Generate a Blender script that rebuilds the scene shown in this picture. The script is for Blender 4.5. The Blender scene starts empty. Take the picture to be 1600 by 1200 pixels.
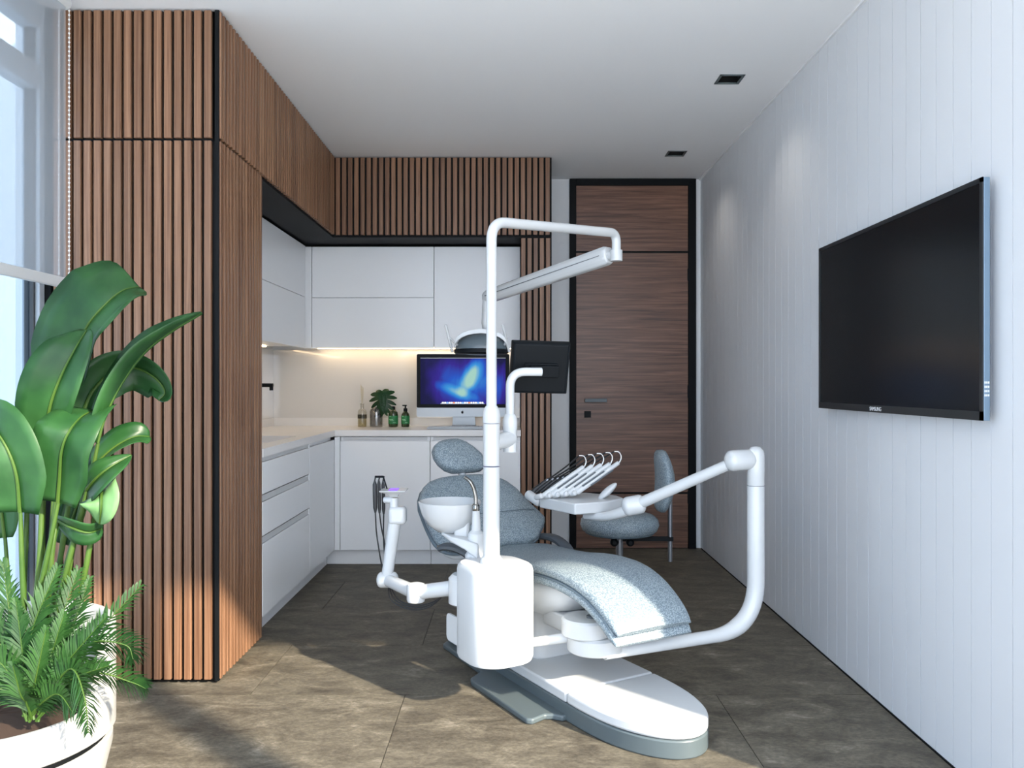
import bpy, bmesh, math, random
from mathutils import Vector, Matrix
R = math.radians
random.seed(7)
scene = bpy.context.scene
COL = scene.collection

# ------------------------------------------------------------------ camera, sky, sun, exposure
F = 1280.0; CAMZ = 1.2
cam_d = bpy.data.cameras.new('camera'); cam = bpy.data.objects.new('camera', cam_d); COL.objects.link(cam)
cam.location = (0, 0, CAMZ); cam.rotation_euler = (R(90), 0, 0)
cam_d.sensor_width = 36; cam_d.lens = 36 * F / 1600; cam_d.clip_start = 0.05
scene.camera = cam
vs = scene.view_settings
vs.view_transform = 'Standard'; vs.look = 'None'; vs.gamma = 1; vs.use_curve_mapping = False
vs.exposure = 1.03

w = bpy.data.worlds.new('sky'); scene.world = w; w.use_nodes = True
wn, wl = w.node_tree.nodes, w.node_tree.links
bg = wn['Background']; bg.inputs[1].default_value = 2.3
tc = wn.new('ShaderNodeTexCoord'); nz = wn.new('ShaderNodeTexNoise'); rp = wn.new('ShaderNodeValToRGB')
nz.inputs['Scale'].default_value = 3.0; nz.inputs['Detail'].default_value = 5
rp.color_ramp.elements[0].position = .40; rp.color_ramp.elements[0].color = (.50, .70, 1.0, 1)
rp.color_ramp.elements[1].position = .62; rp.color_ramp.elements[1].color = (.98, .98, 1.0, 1)
wl.new(tc.outputs['Generated'], nz.inputs['Vector']); wl.new(nz.outputs['Fac'], rp.inputs['Fac'])
wl.new(rp.outputs['Color'], bg.inputs['Color'])

sun_d = bpy.data.lights.new('sun', 'SUN'); sun = bpy.data.objects.new('sun', sun_d); COL.objects.link(sun)
sun_d.energy = 5.8; sun_d.angle = R(1.3); sun_d.color = (1.0, .88, .70)
EL = math.atan(.78 * math.cos(R(45)))
sdir = Vector((-math.cos(EL) * .7071, math.cos(EL) * .7071, -math.sin(EL)))
sun.rotation_euler = sdir.to_track_quat('-Z', 'Y').to_euler(); sun.location = (6, -6, 6)

# ------------------------------------------------------------------ helpers
def P(px, py, Y):                       # a pixel of the 1600x1200 frame at depth Y
    return Vector(((px - 800) * Y / F, Y, CAMZ - (py - 600) * Y / F))
def V(*a): return Vector(a)

def link(name, me, mat, parent=None, loc=None):
    o = bpy.data.objects.new(name, me); COL.objects.link(o)
    if mat is not None and len(me.materials) == 0: me.materials.append(mat)
    if parent is not None: o.parent = parent
    if loc is not None: o.location = loc
    return o
ORG = {}
def origin(o):
    p = Vector((0, 0, 0))
    while o is not None:
        p = p + o.location; o = o.parent
    return p
def finish(name, bm, mat, parent=None, smooth=40, bevel=0, seg=2, at=None):
    """bm holds world coordinates; the object's origin is the parent's origin (or `at`)"""
    bmesh.ops.recalc_face_normals(bm, faces=bm.faces[:])
    off = origin(parent) if parent is not None else (at if at is not None else None)
    if off is None:
        zs = [v.co.z for v in bm.verts]; xs = [v.co.x for v in bm.verts]; ys = [v.co.y for v in bm.verts]
        off = Vector(((min(xs) + max(xs)) / 2, (min(ys) + max(ys)) / 2, min(zs)))
    for v in bm.verts: v.co -= off
    me = bpy.data.meshes.new(name); bm.to_mesh(me); bm.free()
    if smooth:
        for p in me.polygons: p.use_smooth = True
        me.set_sharp_from_angle(angle=R(smooth))
    o = link(name, me, mat, parent, None if parent is not None else off)
    if bevel:
        m = o.modifiers.new('bevel', 'BEVEL'); m.width = bevel; m.segments = seg; m.limit_method = 'ANGLE'
        m.harden_normals = False
    return o
def tag(o, label, cat, group=None):
    o['label'] = label; o['category'] = cat
    if group: o['group'] = group
    return o
def struct(o, label=None):
    o['kind'] = 'structure'
    if label: o['label'] = label
    return o
def thing(name, loc, label, cat, group=None):
    o = bpy.data.objects.new(name, None); COL.objects.link(o); o.location = loc; o.empty_display_size = .05
    return tag(o, label, cat, group)
def sthing(name, loc, label=None):
    o = bpy.data.objects.new(name, None); COL.objects.link(o); o.location = loc; o.empty_display_size = .05
    return struct(o, label)

def B(): return bmesh.new()
def box(bm, x0, x1, y0, y1, z0, z1):
    vs_ = [bm.verts.new((x, y, z)) for z in (z0, z1) for y in (y0, y1) for x in (x0, x1)]
    for f in ((0, 2, 3, 1), (4, 5, 7, 6), (0, 1, 5, 4), (2, 6, 7, 3), (0, 4, 6, 2), (1, 3, 7, 5)):
        bm.faces.new([vs_[i] for i in f])
    return bm
def obox(bm, c, ax, ay, az, hx, hy, hz):       # oriented box, half sizes
    vs_ = [bm.verts.new(c + ax * (hx * i) + ay * (hy * j) + az * (hz * k)) for k in (-1, 1) for j in (-1, 1) for i in (-1, 1)]
    for f in ((0, 2, 3, 1), (4, 5, 7, 6), (0, 1, 5, 4), (2, 6, 7, 3), (0, 4, 6, 2), (1, 3, 7, 5)):
        bm.faces.new([vs_[i] for i in f])
    return bm
def prism(bm, pts, z0, z1):                     # plan polygon extruded in z
    a = [bm.verts.new((p[0], p[1], z0)) for p in pts]; b = [bm.verts.new((p[0], p[1], z1)) for p in pts]
    n = len(pts); bm.faces.new(a[::-1]); bm.faces.new(b)
    for i in range(n): bm.faces.new((a[i], a[(i + 1) % n], b[(i + 1) % n], b[i]))
    return bm
def loft(bm, rings, cap0=True, cap1=True, closed=True):
    L = [[bm.verts.new(p) for p in r] for r in rings]; n = len(L[0])
    for a, b in zip(L, L[1:]):
        for i in range(n if closed else n - 1):
            bm.faces.new((a[i], a[(i + 1) % n], b[(i + 1) % n], b[i]))
    if cap0: bm.faces.new(L[0][::-1])
    if cap1: bm.faces.new(L[-1])
    return bm
def fillet(pts, rad, n=8):
    pts = [Vector(p) for p in pts]
    if not isinstance(rad, (list, tuple)): rad = [rad] * len(pts)
    out = [pts[0]]
    for i in range(1, len(pts) - 1):
        a, b, c = pts[i - 1], pts[i], pts[i + 1]; u = (a - b).normalized(); v = (c - b).normalized()
        ang = u.angle(v)
        if ang > 3.1: out.append(b); continue
        d = min(rad[i] / math.tan(ang / 2), (a - b).length * .49, (c - b).length * .49)
        p0, p1 = b + u * d, b + v * d
        for k in range(n + 1):
            t = k / n; out.append(p0 * (1 - t) ** 2 + b * (2 * t * (1 - t)) + p1 * t * t)
    out.append(pts[-1]); return out
def spline(pts, n=6):
    pts = [Vector(p) for p in pts]; q = [pts[0] * 2 - pts[1]] + pts + [pts[-1] * 2 - pts[-2]]; out = []
    for i in range(1, len(q) - 2):
        for k in range(n):
            t = k / n
            out.append(.5 * ((2 * q[i]) + (q[i + 1] - q[i - 1]) * t + (2 * q[i - 1] - 5 * q[i] + 4 * q[i + 1] - q[i + 2]) * t * t + (3 * q[i] - q[i - 1] - 3 * q[i + 1] + q[i + 2]) * t ** 3))
    out.append(pts[-1]); return out
def tube(bm, path, rad, n=14, dome=False):
    path = [Vector(p) for p in path]; m = len(path)
    rs = rad if isinstance(rad, (list, tuple)) else [rad] * m
    if len(rs) != m: rs = [rs[0] + (rs[-1] - rs[0]) * i / (m - 1) for i in range(m)]
    T = [(path[min(i + 1, m - 1)] - path[max(i - 1, 0)]).normalized() for i in range(m)]
    ref = Vector((0, 0, 1)) if abs(T[0].z) < .9 else Vector((1, 0, 0))
    nrm = T[0].cross(ref).normalized(); rings = []
    def ring(c, t, nr, r): b = t.cross(nr); return [c + (nr * math.cos(2 * math.pi * k / n) + b * math.sin(2 * math.pi * k / n)) * r for k in range(n)]
    for i in range(m):
        nrm = (nrm - T[i] * nrm.dot(T[i])).normalized()
        if dome and i == 0:
            for a in (80, 50, 25): rings.append(ring(path[0] - T[0] * rs[0] * .6 * math.sin(R(a)), T[0], nrm, rs[0] * math.cos(R(a))))
        rings.append(ring(path[i], T[i], nrm, rs[i]))
        if dome and i == m - 1:
            for a in (25, 50, 80): rings.append(ring(path[i] + T[i] * rs[i] * .6 * math.sin(R(a)), T[i], nrm, rs[i] * math.cos(R(a))))
    return loft(bm, rings)
def lathe(bm, c, prof, n=28, ax=None):          # prof: (r, h) along axis ax from c
    ax = (ax or Vector((0, 0, 1))).normalized(); u = ax.orthogonal().normalized(); v = ax.cross(u)
    return loft(bm, [[c + ax * h + (u * math.cos(2 * math.pi * k / n) + v * math.sin(2 * math.pi * k / n)) * max(r, 1e-4) for k in range(n)] for r, h in prof])
def rrect(w_, h_, r, n=6):                      # rounded rectangle outline, centred, list of (a, b)
    out = []
    for cx, cy, a0 in ((w_ / 2 - r, h_ / 2 - r, 0), (-w_ / 2 + r, h_ / 2 - r, 90), (-w_ / 2 + r, -h_ / 2 + r, 180), (w_ / 2 - r, -h_ / 2 + r, 270)):
        for k in range(n + 1):
            a = R(a0 + 90 * k / n); out.append((cx + r * math.cos(a), cy + r * math.sin(a)))
    return out

# ------------------------------------------------------------------ materials
MATS = {}
def mat(name, col, rough=.5, metal=0, coat=0, emit=None, es=0, alpha=1, trans=0, spec=.5):
    m = bpy.data.materials.new(name); m.use_nodes = True; b = m.node_tree.nodes['Principled BSDF']
    b.inputs['Base Color'].default_value = (*col, 1); b.inputs['Roughness'].default_value = rough
    b.inputs['Metallic'].default_value = metal; b.inputs['Coat Weight'].default_value = coat
    b.inputs['Coat Roughness'].default_value = .05; b.inputs['Alpha'].default_value = alpha
    b.inputs['Transmission Weight'].default_value = trans; b.inputs['Specular IOR Level'].default_value = spec
    if emit: b.inputs['Emission Color'].default_value = (*emit, 1); b.inputs['Emission Strength'].default_value = es
    MATS[name] = m; return m
def nodes(m): return m.node_tree.nodes, m.node_tree.links, m.node_tree.nodes['Principled BSDF']
def ramp(nt, stops):
    r = nt.new('ShaderNodeValToRGB'); e = r.color_ramp.elements
    while len(e) < len(stops): e.new(.5)
    for el, (p, c) in zip(e, stops): el.position = p; el.color = (*c, 1)
    return r
def wood(name, stretch, dark, mid, light, rough=.42):
    m = mat(name, mid, rough); n, l, b = nodes(m)
    tc = n.new('ShaderNodeTexCoord'); oi = n.new('ShaderNodeObjectInfo'); mp = n.new('ShaderNodeMapping')
    mp.inputs['Scale'].default_value = stretch
    cx = n.new('ShaderNodeCombineXYZ'); mu = n.new('ShaderNodeMath'); mu.operation = 'MULTIPLY'; mu.inputs[1].default_value = 37.
    l.new(oi.outputs['Random'], mu.inputs[0]); l.new(mu.outputs[0], cx.inputs[0]); l.new(mu.outputs[0], cx.inputs[1]); l.new(mu.outputs[0], cx.inputs[2])
    l.new(tc.outputs['Object'], mp.inputs['Vector']); l.new(cx.outputs[0], mp.inputs['Location'])
    a = n.new('ShaderNodeTexNoise'); a.inputs['Scale'].default_value = 1; a.inputs['Detail'].default_value = 6; a.inputs['Roughness'].default_value = .62; a.inputs['Distortion'].default_value = .6
    l.new(mp.outputs[0], a.inputs['Vector'])
    r = ramp(n, [(.30, dark), (.5, mid), (.70, light)]); l.new(a.outputs['Fac'], r.inputs['Fac'])
    hv = n.new('ShaderNodeHueSaturation'); mr = n.new('ShaderNodeMapRange'); mr.inputs[3].default_value = .82; mr.inputs[4].default_value = 1.16
    l.new(oi.outputs['Random'], mr.inputs[0]); l.new(mr.outputs[0], hv.inputs['Value']); l.new(r.outputs[0], hv.inputs['Color'])
    l.new(hv.outputs[0], b.inputs['Base Color'])
    bp = n.new('ShaderNodeBump'); bp.inputs['Strength'].default_value = .12; bp.inputs['Distance'].default_value = .002
    l.new(a.outputs['Fac'], bp.inputs['Height']); l.new(bp.outputs[0], b.inputs['Normal'])
    return m
W_SLAT = wood('walnut_slat', (110, 110, 1.6), (.125, .058, .030), (.215, .110, .060), (.31, .175, .102))
W_DOOR = wood('walnut_door', (2.0, 20, 60), (.060, .026, .016), (.150, .070, .042), (.25, .125, .078), .38)
BLACK = mat('black_paint', (.004, .005, .006), .6, spec=.15)
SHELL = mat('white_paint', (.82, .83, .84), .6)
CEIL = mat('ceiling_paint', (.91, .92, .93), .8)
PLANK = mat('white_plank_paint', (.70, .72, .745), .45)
LACQ = mat('white_lacquer', (.86, .88, .90), .28)
TOP = mat('white_quartz', (.84, .83, .82), .25)
PLAST = mat('white_plastic', (.575, .595, .605), .22, coat=.3)
PLAST2 = mat('matt_white_plastic', (.575, .595, .605), .38)
GREYM = mat('grey_base_enamel', (.085, .11, .12), .4)
ARMG = mat('dark_grey_rubber', (.085, .10, .115), .42)
CHROME = mat('chrome', (.42, .42, .42), .14, 1)
STEEL = mat('brushed_steel', (.25, .26, .28), .35, 1)
BLKP = mat('black_plastic', (.006, .008, .010), .45, spec=.12)
HOSE = mat('black_hose', (.02, .021, .023), .45)
ALU = mat('aluminium', (.46, .50, .53), .35, .3)
KEYS = mat('white_keys', (.62, .64, .66), .5)
SCR = mat('black_screen_glass', (.004, .006, .008), .22, spec=.25)
BEZ = mat('television_bezel', (.012, .015, .018), .4)
TVSIDE = mat('blue_grey_metal', (.20, .28, .36), .3, .6)
SOILM = mat('brown_soil', (.05, .026, .015), .95)
POT = mat('white_pot_glaze', (.50, .50, .48), .4)
LEDM = mat('warm_led', (1, .8, .5), .5, emit=(1, .74, .45), es=6)
PURPLE = mat('violet_display', (.1, .03, .6), .3, emit=(.20, .05, 1.0), es=.6)
SEAM = mat('grey_seam', (.10, .11, .12), .7)
LETW = mat('silver_print', (.75, .76, .78), .4)
FRAMEG = mat('grey_window_frame', (.36, .41, .46), .4)
FRAMED = mat('window_gasket', (.03, .035, .04), .5)
BEAD = mat('pearl_bead', (.85, .85, .83), .3)
BAR = mat('blind_bar', (.62, .65, .66), .4)
STONE = mat('terrace_stone', (.80, .79, .77), .8)
RENDER = mat('white_render', (.85, .86, .88), .8)
REED = mat('pale_reed', (.62, .57, .45), .7)
CABLEG = mat('grey_cable', (.18, .22, .23), .4)
LAMPG = mat('lamp_grey_gloss', (.10, .13, .15), .2)
SPOTL = mat('spot_bulb_glass', (.75, .76, .78), .2, emit=(1, .95, .85), es=.5)
GROUT = mat('tile_grout', (.10, .095, .088), .9)

# transparent thin panes and glassware
def pane(name, tint, gloss=.08):
    m = bpy.data.materials.new(name); m.use_nodes = True; n, l = m.node_tree.nodes, m.node_tree.links
    n.remove(n['Principled BSDF']); t = n.new('ShaderNodeBsdfTransparent'); g = n.new('ShaderNodeBsdfGlossy'); mx = n.new('ShaderNodeMixShader')
    t.inputs[0].default_value = (*tint, 1); g.inputs['Roughness'].default_value = .03; mx.inputs[0].default_value = gloss
    l.new(t.outputs[0], mx.inputs[1]); l.new(g.outputs[0], mx.inputs[2]); l.new(mx.outputs[0], n['Material Output'].inputs[0]); return m
PANE = pane('tinted_pane', (.62, .68, .72), .04)
CLEARG = pane('clear_bottle_glass', (.88, .87, .83), .12)
SMOKE = pane('smoked_glass', (.70, .70, .70), .14)
GREENB = mat('brown_green_bottle', (.035, .050, .018), .15, coat=.5)
GREENL = mat('green_paper_label', (.02, .20, .06), .5)
# screen fabric of the blind
m = bpy.data.materials.new('screen_fabric'); m.use_nodes = True; n, l = m.node_tree.nodes, m.node_tree.links
n.remove(n['Principled BSDF']); t_ = n.new('ShaderNodeBsdfTransparent'); d_ = n.new('ShaderNodeBsdfDiffuse'); r_ = n.new('ShaderNodeBsdfTranslucent')
m1 = n.new('ShaderNodeMixShader'); m2 = n.new('ShaderNodeMixShader'); d_.inputs[0].default_value = (.50, .52, .54, 1); r_.inputs[0].default_value = (.45, .47, .5, 1)
m1.inputs[0].default_value = .3; m2.inputs[0].default_value = .55
l.new(d_.outputs[0], m1.inputs[1]); l.new(r_.outputs[0], m1.inputs[2]); l.new(t_.outputs[0], m2.inputs[1]); l.new(m1.outputs[0], m2.inputs[2]); l.new(m2.outputs[0], n['Material Output'].inputs[0])
FABRIC = m
# glossy back-painted glass splashback
SPLASH = mat('backpainted_glass', (.72, .71, .69), .04, coat=.8)
# pebbled blue-grey leather
LEATH = mat('pebbled_leather', (.2, .26, .3), .42); n, l, b = nodes(LEATH)
tc = n.new('ShaderNodeTexCoord'); vo = n.new('ShaderNodeTexVoronoi'); vo.inputs['Scale'].default_value = 210; vo.feature = 'F1'
l.new(tc.outputs['Object'], vo.inputs['Vector'])
rr = ramp(n, [(.25, (.36, .42, .45)), (.62, (.15, .20, .235))]); l.new(vo.outputs['Distance'], rr.inputs[0]); l.new(rr.outputs[0], b.inputs['Base Color'])
bp = n.new('ShaderNodeBump'); bp.inputs['Strength'].default_value = .6; bp.inputs['Distance'].default_value = .002; bp.invert = True
l.new(vo.outputs['Distance'], bp.inputs['Height']); l.new(bp.outputs[0], b.inputs['Normal'])
PIPING = mat('grey_piping', (.12, .16, .19), .5)
# stone-look tile
TILE = mat('stone_tile', (.2, .18, .15), .5, spec=.2); n, l, b = nodes(TILE)
tc = n.new('ShaderNodeTexCoord'); oi = n.new('ShaderNodeObjectInfo'); mp = n.new('ShaderNodeMapping'); mp.inputs['Scale'].default_value = (1.7, 2.9, 1)
mu = n.new('ShaderNodeVectorMath'); mu.operation = 'SCALE'; mu.inputs['Scale'].default_value = 1.0
ge = n.new('ShaderNodeNewGeometry')
l.new(ge.outputs['Position'], mp.inputs['Vector']); cx = n.new('ShaderNodeCombineXYZ'); m3 = n.new('ShaderNodeMath'); m3.operation = 'MULTIPLY'; m3.inputs[1].default_value = 23
l.new(oi.outputs['Random'], m3.inputs[0]); l.new(m3.outputs[0], cx.inputs[0]); l.new(m3.outputs[0], cx.inputs[2]); l.new(cx.outputs[0], mp.inputs['Location'])
a = n.new('ShaderNodeTexNoise'); a.inputs['Scale'].default_value = 3.4; a.inputs['Detail'].default_value = 14; a.inputs['Roughness'].default_value = .72; a.inputs['Distortion'].default_value = .5
l.new(mp.outputs[0], a.inputs['Vector'])
rr = ramp(n, [(.28, (.045, .039, .031)), (.44, (.098, .086, .066)), (.58, (.150, .133, .102)), (.70, (.26, .235, .19))]); l.new(a.outputs['Fac'], rr.inputs[0])
f2 = n.new('ShaderNodeTexNoise'); f2.inputs['Scale'].default_value = 34; f2.inputs['Detail'].default_value = 8; f2.inputs['Roughness'].default_value = .75; l.new(mp.outputs[0], f2.inputs['Vector'])
mx = n.new('ShaderNodeMix'); mx.data_type = 'RGBA'; mx.blend_type = 'OVERLAY'; mx.inputs[0].default_value = .9
l.new(rr.outputs[0], mx.inputs[6]); l.new(f2.outputs['Fac'], mx.inputs[7]); l.new(mx.outputs[2], b.inputs['Base Color'])
r2 = n.new('ShaderNodeMapRange'); r2.inputs[3].default_value = .42; r2.inputs[4].default_value = .7; l.new(a.outputs['Fac'], r2.inputs[0]); l.new(r2.outputs[0], b.inputs['Roughness'])
bp = n.new('ShaderNodeBump'); bp.inputs['Strength'].default_value = .10; bp.inputs['Distance'].default_value = .003; l.new(a.outputs['Fac'], bp.inputs['Height']); l.new(bp.outputs[0], b.inputs['Normal'])
# leaves
def leafmat(name, c0, c1, rough, band=True):
    m = mat(name, c0, rough); n, l, b = nodes(m); tc = n.new('ShaderNodeTexCoord'); nz = n.new('ShaderNodeTexNoise')
    nz.inputs['Scale'].default_value = 9; nz.inputs['Detail'].default_value = 3; l.new(tc.outputs['Object'], nz.inputs['Vector'])
    r = ramp(n, [(.35, c0), (.68, c1)]); l.new(nz.outputs['Fac'], r.inputs[0]); l.new(r.outputs[0], b.inputs['Base Color'])
    b.inputs['Specular IOR Level'].default_value = .3
    return m
LEAF = leafmat('banana_leaf', (.010, .048, .012), (.028, .095, .026), .38)
LEAFL = leafmat('young_leaf', (.10, .22, .08), (.18, .33, .14), .38)
STEM = leafmat('leaf_stalk', (.035, .085, .012), (.065, .125, .02), .5)
FERN = leafmat('palm_leaflet', (.009, .042, .010), (.028, .088, .018), .5)
MONST = leafmat('monstera_leaf', (.004, .03, .008), (.012, .06, .016), .35)
# computer wallpaper: blue and violet aurora
WALLP = mat('aurora_wallpaper', (0, 0, 0), .25, spec=.08); n, l, b = nodes(WALLP)
tc = n.new('ShaderNodeTexCoord'); mp = n.new('ShaderNodeMapping'); mp.inputs['Rotation'].default_value = (0, R(-28), 0); mp.inputs['Scale'].default_value = (6, 1, 2.2)
nz = n.new('ShaderNodeTexNoise'); nz.inputs['Scale'].default_value = 1.1; nz.inputs['Detail'].default_value = 3; nz.inputs['Distortion'].default_value = .8
l.new(tc.outputs['Object'], mp.inputs[0]); l.new(mp.outputs[0], nz.inputs['Vector'])
def blob(loc, rot, sc):
    g_ = n.new('ShaderNodeTexGradient'); g_.gradient_type = 'SPHERICAL'; m_ = n.new('ShaderNodeMapping'); m_.vector_type = 'TEXTURE'
    m_.inputs['Location'].default_value = loc; m_.inputs['Rotation'].default_value = (0, R(rot), 0); m_.inputs['Scale'].default_value = sc
    l.new(tc.outputs['Object'], m_.inputs[0]); l.new(m_.outputs[0], g_.inputs[0]); return g_
def mad(a_, k_, c_):
    q_ = n.new('ShaderNodeMath'); q_.operation = 'MULTIPLY_ADD'; q_.inputs[1].default_value = k_; l.new(a_, q_.inputs[0])
    if isinstance(c_, float): q_.inputs[2].default_value = c_
    else: l.new(c_, q_.inputs[2])
    return q_.outputs[0]
v_ = mad(nz.outputs['Fac'], .50, -.06)
v_ = mad(blob((.05, 0, -.02), 0, (.36, 1, .22)).outputs['Fac'], .55, v_)
v_ = mad(blob((.075, 0, .06), 28, (.075, 1, .20)).outputs['Fac'], .55, v_)
v_ = mad(blob((-.03, 0, -.085), -68, (.05, 1, .22)).outputs['Fac'], .35, v_)
rr = ramp(n, [(.18, (.004, .003, .06)), (.38, (.03, .012, .30)), (.55, (.012, .10, .62)), (.74, (.04, .34, .80)), (.95, (.42, .72, .62))]); l.new(v_, rr.inputs[0])
l.new(rr.outputs[0], b.inputs['Emission Color']); b.inputs['Emission Strength'].default_value = .42

# ------------------------------------------------------------------ setting
XR, XL, YF, YB, H = 1.38, -1.75, .30, 6.0, 2.70
# floor: every tile its own piece
fl = sthing('floor', (0, 0, 0), 'grey brown stone look tile floor in running bond')
finish('screed', box(B(), -2.0, 3.45, .16, 6.05, -.05, -.004), GROUT, fl, 0)
tb = B(); box(tb, 0, 1, 0, 1, -.004, 0)
def tile_mesh(w_, d_):
    k = (round(w_, 3), round(d_, 3))
    if k not in tile_mesh.c:
        bm = box(B(), 0, w_, 0, d_, -.02, 0); me = bpy.data.meshes.new('floor_tile'); bmesh.ops.recalc_face_normals(bm, faces=bm.faces[:]); bm.to_mesh(me); bm.free(); me.materials.append(TILE); tile_mesh.c[k] = me
    return tile_mesh.c[k]
tile_mesh.c = {}
for i in range(-5, 5):
    y0 = 3.163 + .6 * i; y1 = min(y0 + .6, 6.0); y0c = max(y0, .163)
    off = (-1.012 if i % 2 == 0 else -.412)
    k = -1
    while off + 1.2 * k < 3.4:
        x0, x1 = max(off + 1.2 * k, -1.98), min(off + 1.2 * (k + 1), 3.4); k += 1
        if x1 - x0 < .02 or (y0c > 1.95 and x0 > 1.42): continue
        link('floor_tile', tile_mesh(x1 - x0 - .003, y1 - y0c - .003), TILE, fl, (x0 + .0015, y0c + .0015, 0))
g = finish('ground', box(B(), -30, 30, -30, 40, -.30, -.055), STONE, None, 0); struct(g)
# ceiling with holes for the two spotlights
SP = [(1.07, 4.03), (1.066, 5.33)]; hs = .055
bm = B(); ys = [YF, SP[0][1] - hs, SP[0][1] + hs, SP[1][1] - hs, SP[1][1] + hs, 6.1]
for i in range(5):
    if i in (1, 3):
        sx = SP[i // 2][0]; box(bm, -2.0, sx - hs, ys[i], ys[i + 1], H, H + .2); box(bm, sx + hs, 3.5, ys[i], ys[i + 1], H, H + .2)
    else: box(bm, -2.0, 3.5, ys[i], ys[i + 1], H, H + .2)
box(bm, -2.0, 3.5, YF, 6.1, H + .2, H + .25)
struct(finish('ceiling', bm, CEIL, None, 0))
# far wall with the doorway, kitchen wall, left wall, right wall
struct(finish('wall_back', box(B(), -2.0, 1.6, 6.0, 6.12, 0, H), SHELL, None, 0))
struct(finish('wall_left', box(B(), -2.0, XL, 3.86, 6.0, 0, H), SHELL, None, 0))
wr = sthing('wall_right', (XR, 1.95, 0), 'white wall of vertical tongue and groove planks')
finish('wall_core', box(B(), XR + .012, 1.6, 1.95, 6.0, 0, H), SEAM, wr, 0)
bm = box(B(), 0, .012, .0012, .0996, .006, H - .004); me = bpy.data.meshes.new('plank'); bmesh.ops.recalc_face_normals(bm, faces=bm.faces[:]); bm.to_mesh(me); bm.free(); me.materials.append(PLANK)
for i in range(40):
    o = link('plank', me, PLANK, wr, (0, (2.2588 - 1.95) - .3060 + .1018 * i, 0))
    if o.location.y + .1 > 4.05: o.scale.y = (4.05 - o.location.y) / .1005
    if i == 0:
        pass
# return wall and side wall of the wider bay next to the glass front
struct(finish('wall_return', box(B(), 1.6, 3.45, 1.95, 2.07, 0, H), SHELL, None, 0))
struct(finish('wall_side', box(B(), 3.4, 3.5, .3, 1.95, 0, H), SHELL, None, 0))
# glass front: slim post and side jambs (open sliding front)
struct(finish('trim_1', box(B(), 1.44, 1.55, .23, .34, 0, H), FRAMEG, None, 0))
# trims
bm = box(B(), XR - .012, XR, 1.95, 6.0, H - .008, H); struct(finish('trim_2', bm, SHELL, None, 0))
bm = box(B(), XR - .004, XR, 1.95, 5.97, 0, .006); struct(finish('trim_3', bm, BLACK, None, 0))

# left window: floor to ceiling, sash frames, panes
wi = sthing('window_1', (-1.90, 2.0, 0), 'tall grey framed window at the left edge')
def wframe(nm, y0, y1, z0, z1, x0=-1.93, x1=-1.86, m=FRAMEG): finish(nm, box(B(), x0, x1, y0, y1, z0, z1), m, wi, 0, .004)
wframe('jamb', 3.225, 3.262, 0, H); wframe('jamb', .30, .38, 0, H)
wframe('head', .38, 3.225, H - .10, H); wframe('transom', .38, 3.225, 2.36, 2.46); wframe('sill', .38, 3.225, 0, .06)
wframe('gasket', 3.212, 3.225, .06, 2.36, -1.915, -1.875, FRAMED); wframe('gasket', 3.212, 3.225, 2.46, 2.6, -1.915, -1.875, FRAMED)
wframe('mullion', 1.70, 1.78, .06, 2.6)
for (a0, a1) in ((.38, 1.70), (1.78, 3.212)):
    for (z0, z1) in ((.06, 2.36), (2.46, 2.6)):
        finish('pane', box(B(), -1.898, -1.892, a0, a1, z0, z1), PANE, wi, 0)
struct(finish('trim_4', box(B(), -1.93, -1.838, 3.263, 3.30, 0, H), BLACK, None, 0))
struct(finish('wall_corner', box(B(), -2.0, -1.838, 3.30, 3.86, 0, H), SHELL, None, 0))
ex = finish('exterior_pillar', box(B(), -2.75, -2.25, 3.72, 4.2, -.05, 3.4), RENDER, None, 0); struct(ex)
# roller blind
rb = thing('roller_blind', (-1.705, 2.1, 1.58), 'grey see-through roller blind half lowered over the window', 'blind')
bm = B(); z0, z1 = 1.60, 2.66
loft(bm, [[V(-1.7055, .5, z0), V(-1.7055, 3.13, z0)], [V(-1.7055, .5, z1), V(-1.7055, 3.13, z1)]], False, False, False)
finish('screen', bm, FABRIC, rb, 0)
finish('bottom_bar', box(B(), -1.715, -1.696, .5, 3.135, 1.565, 1.605), BAR, rb, 0, .004)
finish('roller_tube', tube(B(), [V(-1.715, .48, 2.66), V(-1.715, 3.15, 2.66)], .022), BAR, rb)
bm = B()
for (x, y, zb) in ((-1.711, 3.165, 1.50), (-1.756, 3.175, 1.46)):
    z = 2.66
    while z > zb:
        bmesh.ops.create_uvsphere(bm, u_segments=6, v_segments=5, radius=.0042, matrix=Matrix.Translation((x, y, z))); z -= .0175
    tube(bm, [V(x, y, zb), V(x, y, 2.66)], .001, 5)
for k in range(9):
    a = math.pi * k / 8; bmesh.ops.create_uvsphere(bm, u_segments=6, v_segments=5, radius=.0042, matrix=Matrix.Translation((-1.7335 + .0225 * math.cos(a), 3.17, 1.48 - .03 * math.sin(a))))
c = finish('bead_chain', bm, BEAD, rb, 60); c['kind'] = 'stuff'

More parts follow.
